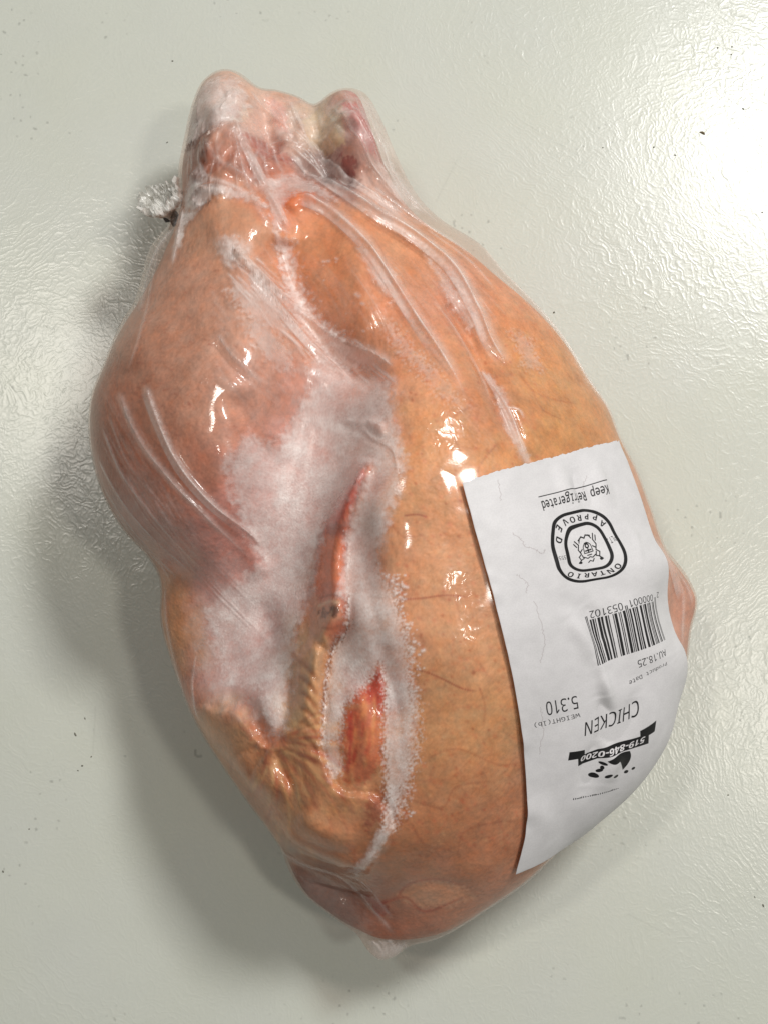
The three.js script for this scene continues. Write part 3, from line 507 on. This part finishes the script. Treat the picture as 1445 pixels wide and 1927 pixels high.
// red: how clear, green: gloss
const filmClear = bake(TS, bagRim, (x, y, z, v, a) => {
  const m = clamp(read(milkAndGlint, x, z)) * (a > Math.PI / 2 ? 0.5 : 1), sp = noise(x * 1500, y * 1500, z * 1500), base = 0.015 + 0.01 * noise(x * 220, y * 220, z * 220);
  const w = clamp(base + m * (1 + 0.14 * sp), 0, 0.9);
  v[0] = 255 * (1 - w); v[1] = 255 * clamp(0.13 + 0.30 * m + 0.03 * noise(x * 90, y * 90, z * 90)); v[2] = 0; v[3] = 255;
});
const filmBump = bake(1536, bagRim, (x, y, z, v) => {
  const zone = sstep(-0.25, 0.5, noise(x * 38, y * 38, z * 38 + 4)), m = clamp(read(milkAndGlint, x, z)), flat = 1 - 0.9 * read(underLabel, x, z);
  const wx = x + 0.002 * noise(x * 200, y * 200, z * 200), cr = 1 - Math.abs(noise(wx * 380, y * 380, z * 240)), fine = noise(x * 1300, y * 1300, z * 1300);
  v[0] = 0.5 + flat * (0.17 * zone * (cr * cr - 0.5) + 0.045 * fbm(x * 120, y * 120, z * 90, 2) + (0.012 + 0.10 * m) * fine);
}, 1, true);

// ---------------------------------------------------------------- the freezer lid
const LID = 1.6, TILE = 0.42;
function lidTexture(size, f, channels, float) {
  const d = float ? new Float32Array(size * size * channels) : new Uint8Array(size * size * channels), v = [0, 0, 0, 255];
  for (let j = 0; j < size; j++) for (let i = 0; i < size; i++) { f((i + 0.5) / size * TILE - TILE / 2, TILE / 2 - (j + 0.5) / size * TILE, v); for (let c = 0; c < channels; c++) d[(j * size + i) * channels + c] = v[c]; }
  const t = new THREE.DataTexture(d, size, size, channels === 1 ? THREE.RedFormat : THREE.RGBAFormat, float ? THREE.FloatType : THREE.UnsignedByteType);
  t.magFilter = t.minFilter = THREE.LinearFilter; t.wrapS = t.wrapT = THREE.MirroredRepeatWrapping; t.needsUpdate = true; return t;
}
const lidBump = lidTexture(1600, (x, z, v) => {
  const wx = x + 0.0022 * noise(x * 150, z * 150, 1) + 0.005 * noise(x * 32, z * 32, 5), wz = z + 0.0022 * noise(x * 150, z * 150, 2) + 0.005 * noise(x * 32, z * 32, 8);
  const a = 0.7 + 0.35 * noise(x * 9, z * 9, 3), ca = Math.cos(a), sa = Math.sin(a), u = wx * ca + wz * sa, w = -wx * sa + wz * ca;
  const r1 = 1 - Math.abs(noise(u * 150, w * 310, 11)), r2 = 1 - Math.abs(noise(wx * 360, wz * 360, 21)), big = 1 - Math.abs(noise(u * 45, w * 95, 31));
  const zone = sstep(-0.5, 0.6, noise(x * 20, z * 20, 41)), quiet = 0.6 + 0.4 * sstep(-0.4, 0.3, noise(x * 12, z * 12, 47));
  v[0] = quiet * (0.34 * r1 ** 5 * (0.4 + 0.6 * zone) + 0.24 * r2 ** 3 * (1 - 0.5 * zone) + 0.25 * big ** 9) + 0.05 * noise(x * 800, z * 800, 51) + 0.10 * noise(x * 60, z * 60, 61);
}, 1, true);
const scratches = [[1250, 480, 1205, 560], [1000, 240, 1100, 300], [860, 300, 820, 380], [120, 420, 190, 560], [60, 1100, 150, 1180], [1330, 1650, 1390, 1780], [180, 1330, 175, 1420], [1180, 1720, 1260, 1760]].map(([a, b, c, d]) => [...at(a, b, 0), ...at(c, d, 0)]);
const lidColor = lidTexture(1024, (x, z, v) => {
  let k = 1 + 0.018 * fbm(x * 26, z * 26, 5, 3) + 0.012 * noise(x * 700, z * 700, 3);
  const smut = sstep(0.80, 0.93, noise(x * 240, z * 240, 71)) * sstep(0.2, 0.7, noise(x * 22, z * 22, 75)); k *= 1 - 0.30 * smut;
  for (const [ax, az, bx, bz] of scratches) { const ux = bx - ax, uz = bz - az, t = clamp(((x - ax) * ux + (z - az) * uz) / (ux * ux + uz * uz)), d = Math.hypot(x - ax - ux * t, z - az - uz * t); if (d < 0.0004) k *= 1 - 0.07 * sstep(0.0004, 0.0001, d); }
  const c = lin(213, 216, 206); v[0] = srgb8(c[0] * k); v[1] = srgb8(c[1] * k); v[2] = srgb8(c[2] * k * (1 - 0.02 * fbm(x * 18, z * 18, 9, 2))); v[3] = 255;
}, 4, false);
lidColor.colorSpace = THREE.SRGBColorSpace;
const lidGeo = new THREE.BoxGeometry(LID, 0.03, LID); { const p = lidGeo.attributes.position, u = lidGeo.attributes.uv; for (let i = 0; i < p.count; i++) u.setXY(i, p.getX(i) / TILE + 0.5, -p.getZ(i) / TILE + 0.5); }
const lid = shadow(new THREE.Mesh(lidGeo, new THREE.MeshPhysicalMaterial({ map: lidColor, bumpMap: lidBump, bumpScale: 0.00013, specularIntensity: 0.8, roughness: 0.24, ior: 1.5 })));
lid.name = 'freezer_lid'; lid.position.y = -0.015; lid.userData = { kind: 'structure', label: 'off-white freezer lid with a leathery embossed glossy surface', category: 'lid' };
scene.add(lid);

// ---------------------------------------------------------------- the wrapped chicken
const pack = new THREE.Group(); pack.name = 'wrapped_chicken'; scene.add(pack);
pack.userData = { label: 'raw whole chicken shrink-wrapped in a clear frosted bag lying on the white lid', category: 'chicken' };
const part = (name, geo, mat, parent = pack, label) => { const m = shadow(new THREE.Mesh(geo, mat)); m.name = name; parent.add(m); if (label) m.userData.label = label; return m; };

const skinMat = new THREE.MeshPhysicalMaterial({ map: skinMap, bumpMap: skinBump, bumpScale: 0.0004, roughness: 0.5 });
const carcass = part('carcass', shell(560, birdRim, -0.0004, null), skinMat);
const filmMat = new THREE.MeshPhysicalMaterial({ color: new THREE.Color().setRGB(0.97, 0.895, 0.862), transmission: 1, transmissionMap: filmClear, thickness: 0, roughness: 1, roughnessMap: filmClear, ior: 1.5, specularIntensity: 0.7, bumpMap: filmBump, bumpScale: 0.0004 });
filmMat.roughness = 1;
const bag = part('shrink_bag', shell(760, bagRim, 0.0007, (x, z, s) => read(pleat, x, z) * sstep(1, 0.93, s)), filmMat);


// ---------------------------------------------------------------- the label, stuck to the bag
const polar = (px, py) => { const [x, z] = on(px, py), t = Math.min(plan(x, z, bagRim), 0.9999), a = Math.asin(t), f = Math.atan2(z - C[1], x - C[0]); return [a * Math.cos(f), a * Math.sin(f)]; };
const under = (px, py, a) => { const [x, z] = at(px, py, RIM), f = Math.atan2(z - C[1], x - C[0]); return [a * Math.cos(f), a * Math.sin(f)]; };
const edgeT = [0, 0.13, 0.27, 0.40, 0.53, 0.66, 0.78, 0.90, 1];
const edgeL = [[868, 910], [893, 1003], [920, 1100], [944, 1195], [965, 1290], [979, 1385], [986, 1470], [985, 1558], [966, 1640]].map((p) => on(...p));
const toPolar = ([x, z]) => { const t = Math.min(plan(x, z, bagRim), 0.9999), a = Math.asin(t), f = Math.atan2(z - C[1], x - C[0]); return [a * Math.cos(f), a * Math.sin(f)]; };
const edgeR = [polar(1153, 833), polar(1192, 915), polar(1234, 1015), polar(1258, 1105), polar(1270, 1200), polar(1268, 1262), under(1262, 1340, 1.5), under(1222, 1430, 1.70), under(1160, 1505, 1.85)];
function along(list, t) { let k = 0; while (k < edgeT.length - 2 && edgeT[k + 1] < t) k++; const u = (t - edgeT[k]) / (edgeT[k + 1] - edgeT[k]), n = list.length, g = (i) => list[clamp(i, 0, n - 1)], a = g(k - 1), b = g(k), c = g(k + 1), d = g(k + 2); return [0, 1].map((q) => 0.5 * (2 * b[q] + (c[q] - a[q]) * u + (2 * a[q] - 5 * b[q] + 4 * c[q] - d[q]) * u * u + (3 * b[q] - a[q] - 3 * c[q] + d[q]) * u ** 3)); }
const onBag = (q, out) => place(Math.hypot(q[0], q[1]), Math.atan2(q[1], q[0]), bagRim, 0.0007, null, out);
let labelWidth = 0; const rows = new Map();
function row(t) {                                                          // places along one row, even steps of paper
  const key = Math.round(t * 4000); if (rows.has(key)) return rows.get(key);
  const a = toPolar(along(edgeL, t)), b = along(edgeR, t), o = [0, 0, 0], p = [0, 0, 0], n = 240, len = [0];
  for (let k = 0; k <= n; k++) { const u = k / n * 2; onBag([lerp(a[0], b[0], u), lerp(a[1], b[1], u)], o); if (k) len.push(len[k - 1] + Math.hypot(o[0] - p[0], o[1] - p[1], o[2] - p[2])); p[0] = o[0]; p[1] = o[1]; p[2] = o[2]; }
  if (!labelWidth) labelWidth = len[n / 2] * 1.045;
  const r = { a, b, len, n }; rows.set(key, r); return r;
}
function lq(s, t) { const { a, b, len, n } = row(t), d = s * labelWidth; let k = 1; while (k < n && len[k] < d) k++; const u = (k - 1 + clamp((d - len[k - 1]) / (len[k] - len[k - 1] + 1e-9))) / n * 2; return [lerp(a[0], b[0], u), lerp(a[1], b[1], u)]; }
row(0); const labelSize = labelWidth;
function labelAt(px, py) { const p = polar(px, py); let best = 9, r; for (let t = 0; t <= 1; t += 0.004) for (let s = 0; s <= 1; s += 0.01) { const q = lq(s, t), d = (q[0] - p[0]) ** 2 + (q[1] - p[1]) ** 2; if (d < best) { best = d; r = [s, t]; } } return r; }
// creases of the paper
const creases = [[[1075, 880], [1092, 925], [1112, 965], 0.034, -0.9], [[1045, 875], [1060, 920], [1080, 950], 0.03, 0.7], [[1112, 870], [1128, 915], [1150, 960], 0.03, 0.7], [[1062, 1160], [1090, 1195], [1120, 1245], 0.03, 0.9], [[1120, 1245], [1135, 1290], [1146, 1340], 0.02, 1.0], [[1095, 1140], [1120, 1175], [1128, 1215], 0.03, -0.7], [[1128, 1310], [1140, 1350], [1150, 1400], 0.03, -1.1], [[1120, 1390], [1108, 1440], [1098, 1480], 0.03, -0.8], [[1135, 1400], [1150, 1430], [1135, 1470], 0.03, 0.8], [[1190, 1310], [1180, 1350], [1165, 1400], 0.03, -0.5], [[1050, 1020], [1046, 1060], [1052, 1110], 0.02, 0.3], [[985, 1500], [1010, 1530], [1030, 1580], 0.04, 0.5], [[1150, 960], [1190, 1010], [1200, 1060], 0.02, 0.3]]
  .map(([a, b, c, w, h]) => [[labelAt(...a), labelAt(...b), labelAt(...c)], w, h / 560]);
function crease(s, t) {
  let v = 0;
  for (const [p, w, h] of creases) { let m = 9, e = 0; for (let k = 0; k < 2; k++) { const ax = p[k][0] * 0.42, ay = p[k][1], ux = p[k + 1][0] * 0.42 - ax, uy = p[k + 1][1] - ay, u = clamp(((s * 0.42 - ax) * ux + (t - ay) * uy) / (ux * ux + uy * uy + 1e-9)), d = Math.hypot(s * 0.42 - ax - ux * u, t - ay - uy * u); if (d < m) { m = d; e = (k + u) / 2; } } v += h * Math.exp(-((m / (w * 0.62)) ** 2)) * (0.25 + 0.75 * Math.sin(Math.PI * clamp(e, 0.02, 0.98))); }
  return v + 0.00022 * noise(s * 3, t * 7, 3) + 0.00002 * noise(s * 16, t * 40, 5);
}
function labelGeometry(NS, NT) {
  const n = (NS + 1) * (NT + 1), pos = new Float32Array(n * 6), uv = new Float32Array(n * 4), I = [], o = [0, 0, 0], e = 0.004, A = [0, 0, 0], B = [0, 0, 0], nv = new THREE.Vector3(), va = new THREE.Vector3(), vb = new THREE.Vector3();
  for (let j = 0; j <= NT; j++) for (let i = 0; i <= NS; i++) {
    const s = i / NS; let t = j / NT; const k = j * (NS + 1) + i;
    const tear = 0.0065 * fbm(s * 14, 0.3, 1.1, 4) + 0.0030 * noise(s * 60, 0.2, 4) + 0.0018 * noise(s * 150, 0.7, 4);
    t += tear * sstep(0.02, 0, t);                                         // the torn upper edge
    const q = lq(s, t); onBag(q, o); onBag([q[0] + e, q[1]], A); onBag([q[0], q[1] + e], B);
    va.set(A[0] - o[0], A[1] - o[1], A[2] - o[2]); vb.set(B[0] - o[0], B[1] - o[1], B[2] - o[2]); nv.crossVectors(vb, va).normalize();
    const h = 0.0010 + Math.max(-0.0008, crease(s, t)) + 0.0005 * sstep(0.06, 0, s) * noise(2, t * 9, 8) ** 2;
    pos.set([o[0] + nv.x * h, o[1] + nv.y * h, o[2] + nv.z * h], k * 3); pos.set([o[0] + nv.x * (h - 0.00012), o[1] + nv.y * (h - 0.00012), o[2] + nv.z * (h - 0.00012)], (n + k) * 3);
    uv[k * 2] = uv[(n + k) * 2] = s; uv[k * 2 + 1] = uv[(n + k) * 2 + 1] = 1 - t;
  }
  const W = NS + 1;
  for (let j = 0; j < NT; j++) for (let i = 0; i < NS; i++) { const k = j * W + i; I.push(k, k + W, k + 1, k + 1, k + W, k + W + 1, n + k, n + k + 1, n + k + W, n + k + 1, n + k + W + 1, n + k + W); }
  for (let i = 0; i < NS; i++) { const a = i, b = NT * W + i; I.push(a, a + 1, n + a, a + 1, n + a + 1, n + a, b, n + b, b + 1, b + 1, n + b, n + b + 1); }
  for (let j = 0; j < NT; j++) { const a = j * W, b = j * W + NS; I.push(a, n + a, a + W, a + W, n + a, n + a + W, b, b + W, n + b, b + W, n + b + W, n + b); }
  const g = new THREE.BufferGeometry(); g.setAttribute('position', new THREE.BufferAttribute(pos, 3)); g.setAttribute('uv', new THREE.BufferAttribute(uv, 2)); g.setIndex(I); g.computeVertexNormals(); return g;
}
const LW = 800, LH = 2000;
const sheet = document.createElement('canvas'); sheet.width = LW; sheet.height = LH;
const ink = sheet.getContext('2d');
ink.fillStyle = '#e0dee0'; ink.fillRect(0, 0, LW, LH);
{ const im = ink.getImageData(0, 0, LW, LH); for (let j = 0; j < LH; j++) for (let i = 0; i < LW; i++) { const d = 4 * noise(i * 0.11, j * 0.11, 1) + 3 * noise(i * 0.013, j * 0.013, 2), o = (j * LW + i) * 4; im.data[o] += d; im.data[o + 1] += d; im.data[o + 2] += d; } ink.putImageData(im, 0, 0); }
const BLACK = '#131214';
// the print stands on its head: drawn turned by half a turn round each centre
function print(px, py, f) { const [s, t] = labelAt(px, py); ink.save(); ink.translate(s * LW, t * LH); ink.rotate(Math.PI); f(ink); ink.restore(); }
function words(str, font, w, h, y = 0, x = 0) { ink.save(); ink.font = font; ink.textAlign = 'center'; ink.textBaseline = 'alphabetic'; const m = ink.measureText(str).width; ink.translate(x, y); ink.scale(w / m, h / 36); ink.fillText(str, 0, 0); ink.restore(); }
ink.fillStyle = ink.strokeStyle = BLACK;
print(1075, 938, () => { words('Keep Refrigerated', 'bold 50px monospace', 330, 44, 14); ink.fillRect(-172, 34, 340, 4.5); });
// approval stamp
print(1104, 1037, () => {
  ink.scale(0.92, 0.88);
  const rr = (w, h, r, lw) => { ink.lineWidth = lw; ink.beginPath(); ink.roundRect(-w / 2, -h / 2, w, h, r); ink.stroke(); };
  rr(330, 356, 128, 17); rr(206, 214, 70, 17);
  const ring = (str, a0, a1, top) => { ink.font = 'bold 44px sans-serif'; ink.textAlign = 'center'; ink.textBaseline = 'middle'; [...str].forEach((c, k) => { const a = lerp(a0, a1, k / (str.length - 1)), e = 4, q = (Math.abs(Math.sin(a)) ** e + Math.abs(Math.cos(a)) ** e) ** (-1 / e), x = 134 * q * Math.sin(a) * 0.99, y = -143 * q * Math.cos(a) * 0.98; ink.save(); ink.translate(x, y); ink.rotate(top ? a * 0.85 : a * 0.85 + Math.PI - 0.85 * Math.PI + (a > Math.PI ? 0 : 0)); if (!top) ink.rotate(0); ink.fillText(c, 0, 0); ink.restore(); }); };
  ring('ONTARIO', -0.78, 0.78, true);
  ink.font = 'bold 44px sans-serif'; ink.textAlign = 'center'; ink.textBaseline = 'middle';
  [...'APPROVED'].forEach((c, k) => { const b = lerp(-1.02, 1.02, k / 7), e = 4, q = (Math.abs(Math.sin(b)) ** e + Math.abs(Math.cos(b)) ** e) ** (-1 / e); ink.save(); ink.translate(132 * q * Math.sin(b), 142 * q * Math.cos(b)); ink.rotate(-b * 0.85); ink.fillText(c, 0, 0); ink.restore(); });
  ink.font = '26px monospace'; ink.save(); ink.translate(-134, 4); ink.scale(0.9, 1.3); ink.fillText('PLT.', 0, 0); ink.restore(); ink.save(); ink.translate(134, -6); ink.scale(0.9, 1.3); ink.fillText('555', 0, 0); ink.restore();
  // the small crest: a shield between two beasts over a scroll
  ink.lineWidth = 4; ink.lineCap = 'round';
  const line = (...p) => { ink.beginPath(); p.forEach(([x, y], k) => k ? ink.lineTo(x, y) : ink.moveTo(x, y)); ink.stroke(); };
  ink.beginPath(); ink.moveTo(-22, -8); ink.lineTo(22, -8); ink.lineTo(20, 22); ink.quadraticCurveTo(0, 50, -20, 22); ink.closePath(); ink.stroke();
  ink.lineWidth = 6; line([-14, 2], [14, 2]); line([0, -8], [0, 8]); ink.beginPath(); ink.arc(0, 22, 8, 0, 7); ink.stroke(); line([-6, 34], [8, 34]);
  ink.lineWidth = 5; for (const m of [-1, 1]) { line([m * 58, -56], [m * 44, -40], [m * 52, -20], [m * 38, -6], [m * 48, 16], [m * 40, 36], [m * 54, 56]); line([m * 46, -40], [m * 30, -32], [m * 36, -14]); line([m * 40, 4], [m * 28, 14]); line([m * 52, 30], [m * 62, 46]); line([m * 34, 44], [m * 26, 58]); ink.beginPath(); ink.arc(m * 50, -54, 8, 0, 7); ink.fill(); }
  line([-28, -26], [-12, -36], [0, -30], [12, -36], [28, -26]); line([-16, -44], [-8, -58], [4, -50], [14, -60]); line([-34, 54], [-12, 62], [0, 54], [14, 63], [34, 54]); line([-10, -20], [10, -20]);
});
// thirteen digit bar code
print(1184, 1186, () => {
  ink.scale(0.92, 0.9);
  const num = '2000001053102', L = ['0001101', '0011001', '0010011', '0111101', '0100011', '0110001', '0101111', '0111011', '0110111', '0001011'], par = ['LLLLLL', 'LLGLGG', 'LLGGLG', 'LLGGGL', 'LGLLGG', 'LGGLLG', 'LGGGLL', 'LGLGLG', 'LGLGGL', 'LGGLGL'][+num[0]];
  const inv = (c) => [...c].map((b) => 1 - b).join(''), rev = (c) => [...c].reverse().join('');
  let bits = '101'; for (let k = 1; k < 7; k++) { const c = L[+num[k]]; bits += par[k - 1] === 'L' ? c : rev(inv(c)); } bits += '01010'; for (let k = 7; k < 13; k++) bits += inv(L[+num[k]]); bits += '101';
  const W = 372, H = 214, u = W / 95; for (let k = 0; k < 95; k++) if (bits[k] === '1') { const g = k < 3 || k > 91 || (k > 44 && k < 50); ink.fillRect(-W / 2 + k * u, -H / 2, u * 1.02, H + (g ? 22 : 0)); }
  words('000001', '44px sans-serif', 150, 44, H / 2 + 44, -88); words('053102', '44px sans-serif', 150, 44, H / 2 + 44, 88); words('2', '44px sans-serif', 24, 40, H / 2 + 48, -W / 2 - 22);
});
print(1222, 1236, () => words('AU.18.25', '50px sans-serif', 150, 50, 16));
print(1216, 1264, () => words('Product Date', '40px monospace', 190, 40, 12));
print(1052, 1322, () => words('5.310', '60px sans-serif', 136, 62, 24));
print(1044, 1354, () => words('WEIGHT(lb)', '40px monospace', 190, 30, 10));
print(1150, 1350, () => words('CHICKEN', 'italic 56px sans-serif', 240, 58, 22));
print(1152, 1408, () => {
  ink.beginPath(); ink.moveTo(-180, 6); ink.lineTo(-110, 4); ink.lineTo(-110, 44); ink.lineTo(-190, 48); ink.closePath(); ink.fill(); ink.beginPath(); ink.moveTo(190, 6); ink.lineTo(120, 0); ink.lineTo(120, 40); ink.lineTo(182, 48); ink.closePath(); ink.fill();
  ink.beginPath(); ink.moveTo(-150, -34); ink.quadraticCurveTo(0, -4, 150, -38); ink.lineTo(150, 10); ink.quadraticCurveTo(0, 38, -150, 14); ink.closePath(); ink.fill();
  ink.fillStyle = '#e9e6e8'; words('519-846-0200', 'italic bold 40px sans-serif', 270, 34, 10); ink.fillStyle = BLACK;
});
print(1150, 1438, () => {
  ink.beginPath(); ink.moveTo(-70, 50); ink.quadraticCurveTo(-20, 66, 30, 40); ink.quadraticCurveTo(10, 10, -20, 24); ink.quadraticCurveTo(-34, -6, -40, -34); ink.quadraticCurveTo(-90, 0, -70, 50); ink.fill();
  for (const [x, y, w, h, a] of [[44, 30, 34, 7, 0.6], [58, -4, 26, 8, -0.4], [80, -26, 44, 12, 0.5], [26, -36, 30, 9, -0.2], [-8, -52, 24, 8, 0.2], [-58, -52, 22, 8, 0.4], [-92, -50, 18, 7, 0.2], [48, 10, 14, 10, 0]]) { ink.beginPath(); ink.ellipse(x, y, w / 2, h, a, 0, 7); ink.fill(); }
});
print(1112, 1492, () => { ink.scale(0.7, 0.6); for (let k = 0; k < 26; k++) ink.fillRect(-160 + k * 11 + 4 * Math.sin(k * 7), -8, 5, 8 + 7 * Math.abs(Math.sin(k * 3.7))); });
// thin wandering tears and creases of the paper surface
ink.strokeStyle = 'rgba(128,112,112,0.30)'; ink.lineWidth = 2.4;
for (const line of [[[960, 1005], [978, 1018], [985, 1030], [1000, 1034], [1015, 1042], [1024, 1036]], [[966, 1080], [990, 1100], [984, 1118]], [[1000, 1130], [1012, 1170], [1018, 1210], [1010, 1250]], [[935, 905], [940, 950]], [[1100, 900], [1094, 925]], [[1012, 1330], [1020, 1370], [1010, 1420]]]) {
  const q = line.map(([x, y]) => labelAt(x, y)); ink.beginPath(); for (let k = 0; k < q.length - 1; k++) for (let m = 0; m < 12; m++) { const u = m / 12, x = lerp(q[k][0], q[k + 1][0], u) * LW + 9 * (rnd() - 0.5), y = lerp(q[k][1], q[k + 1][1], u) * LH + 9 * (rnd() - 0.5); ink[k || m ? 'lineTo' : 'moveTo'](x, y); } ink.stroke();
}
const labelMap = new THREE.CanvasTexture(sheet); labelMap.colorSpace = THREE.SRGBColorSpace;
part('label', labelGeometry(200, 300), new THREE.MeshStandardMaterial({ map: labelMap, roughness: 0.55 }), pack, 'white paper label with upside-down black print and a torn top edge');

// ---------------------------------------------------------------- clip and gathered end of the bag
{
  const [kx, kz] = at(322, 408, 0.046), base = new THREE.Vector3(kx, 0.045, kz), dir = new THREE.Vector3(-0.34, 0.80, -0.50).normalize(), q = new THREE.Quaternion().setFromUnitVectors(new THREE.Vector3(0, 1, 0), dir);
  const gs = [];
  for (let l = 0; l < 4; l++) {
    const NA = 220, NH = 22, pos = [], uv = [], I = [], len = 0.0098 - l * 0.0007, wide = 0.0062 * (1 - l * 0.17);
    for (let j = 0; j <= NH; j++) for (let i = 0; i <= NA; i++) {
      const h = j / NH, a = i / NA * Math.PI * 2, ca = Math.cos(a), sa = Math.sin(a), ruff = noise(ca * 1.5, sa * 1.5, l * 5 + h) * 0.55 + noise(ca * 3.6, sa * 3.6, l * 3 + h * 1.6) * 0.5 + noise(ca * 6, sa * 6, l * 3 + h * 2) * 0.12, edge = (noise(ca * 4, sa * 4, l + 9) * 0.0016 + noise(ca * 9, sa * 9, l + 4) * 0.0004) * h * h;
      const r = (0.0011 + wide * sstep(0, 0.85, h) * (1 - 0.12 * sstep(0.8, 1, h))) * (1 + 0.36 * ruff * sstep(0, 0.5, h));
      pos.push(r * ca, len * h + edge + 0.0006 * ruff, r * sa); uv.push(i / NA, h);
    }
    for (let j = 0; j < NH; j++) for (let i = 0; i < NA; i++) { const k = j * (NA + 1) + i; I.push(k, k + NA + 1, k + 1, k + 1, k + NA + 1, k + NA + 2); }
    const g = new THREE.BufferGeometry(); g.setAttribute('position', new THREE.Float32BufferAttribute(pos, 3)); g.setAttribute('uv', new THREE.Float32BufferAttribute(uv, 2)); g.setIndex(I); gs.push(g);
  }
  const g = mergeGeometries(gs); g.computeVertexNormals(); g.applyQuaternion(q); g.translate(base.x, base.y, base.z);
  part('gathered_bag_end', g, new THREE.MeshPhysicalMaterial({ color: new THREE.Color().setRGB(0.93, 0.92, 0.89), transmission: 0.35, thickness: 0, roughness: 0.2, ior: 1.5, side: THREE.DoubleSide }), bag);
  const sh = new THREE.Shape(); sh.absarc(0, 0, 0.0026, -0.5, Math.PI + 0.5, false); sh.lineTo(-0.0009, 0.0004); sh.absarc(0, 0, 0.0012, Math.PI + 0.2, -0.2, true); sh.closePath();
  const cg = new THREE.ExtrudeGeometry(sh, { depth: 0.0022, bevelEnabled: true, bevelSize: 0.0003, bevelThickness: 0.0003, bevelSegments: 3, curveSegments: 24 });
  cg.translate(0, 0, -0.0011); cg.rotateX(Math.PI / 2); cg.rotateY(2.4); cg.applyQuaternion(q); cg.translate(base.x + 0.0002, base.y + 0.0012, base.z + 0.0008);
  part('clip', cg, new THREE.MeshStandardMaterial({ color: 0x55585a, metalness: 0.9, roughness: 0.42 }), bag, 'small dark metal clip closing the bag');
}

// ---------------------------------------------------------------- specks on the lid
const crumbMat = new THREE.MeshStandardMaterial({ color: 0x7d7b70, roughness: 0.9 }), bigCrumbMat = new THREE.MeshStandardMaterial({ color: 0x6e5f45, roughness: 0.9 });
const crumbs = [[1322, 250, 8, 3, 0.5, 0], [1350, 90, 2.6, 2, 0, 1], [1377, 88, 2.4, 2, 0, 1], [1376, 103, 2.2, 1.6, 0, 1], [1398, 205, 3, 2, 0.4, 1], [1230, 277, 2.2, 2, 0, 1], [1134, 278, 2, 1.6, 0, 1], [1042, 588, 2.6, 2.4, 0, 1], [325, 115, 2.4, 2, 0, 1], [315, 268, 3, 1.4, -0.6, 1], [142, 1382, 5, 2, 1.1, 1], [155, 1441, 2.6, 2, 0, 1], [172, 1424, 2.6, 1.4, -0.9, 1], [147, 1450, 2, 1.6, 0, 1], [160, 1352, 3, 1.4, 1.2, 1], [55, 1560, 2, 1.5, 0, 1], [6, 1640, 3, 2, 0.8, 1], [1436, 1704, 4, 2, 1.2, 1], [1420, 1688, 2.4, 1.2, 1.1, 1], [1370, 1496, 2.2, 1.6, 0, 1], [1434, 400, 2.2, 2, 0, 1], [1270, 292, 3.4, 1.6, 0.2, 1]];
for (const [x, y, a, b, turn, kind] of crumbs) {
  const g = mergeVertices(new THREE.IcosahedronGeometry(1, 2).deleteAttribute('uv').deleteAttribute('normal')), p = g.attributes.position;
  for (let i = 0; i < p.count; i++) { const k = 1 + 0.28 * noise(p.getX(i) * 1.6 + x, p.getY(i) * 1.6, p.getZ(i) * 1.6 + y), px = p.getX(i) * k; p.setXYZ(i, px * a, p.getY(i) * k * b * 0.7 + b * 0.55, p.getZ(i) * k * b + (kind ? 0 : 2.2 * px * px)); }
  g.scale(PX * 0.8, PX * 0.8, PX * 0.8); g.rotateY(-turn); g.computeVertexNormals();
  const m = shadow(new THREE.Mesh(g, kind ? crumbMat : bigCrumbMat)); const [cx, cz] = at(x, y, 0); m.position.set(cx, 0, cz); m.name = numbered(kind ? 'dirt_speck' : 'crumb');
  m.userData = kind ? { label: 'tiny dark speck of dirt on the off-white lid', category: 'speck', group: 'dirt specks on the lid' } : { label: 'curved brown crumb, the largest loose bit on the off-white lid', category: 'crumb' };
  scene.add(m);
}

renderer.render(scene, camera);
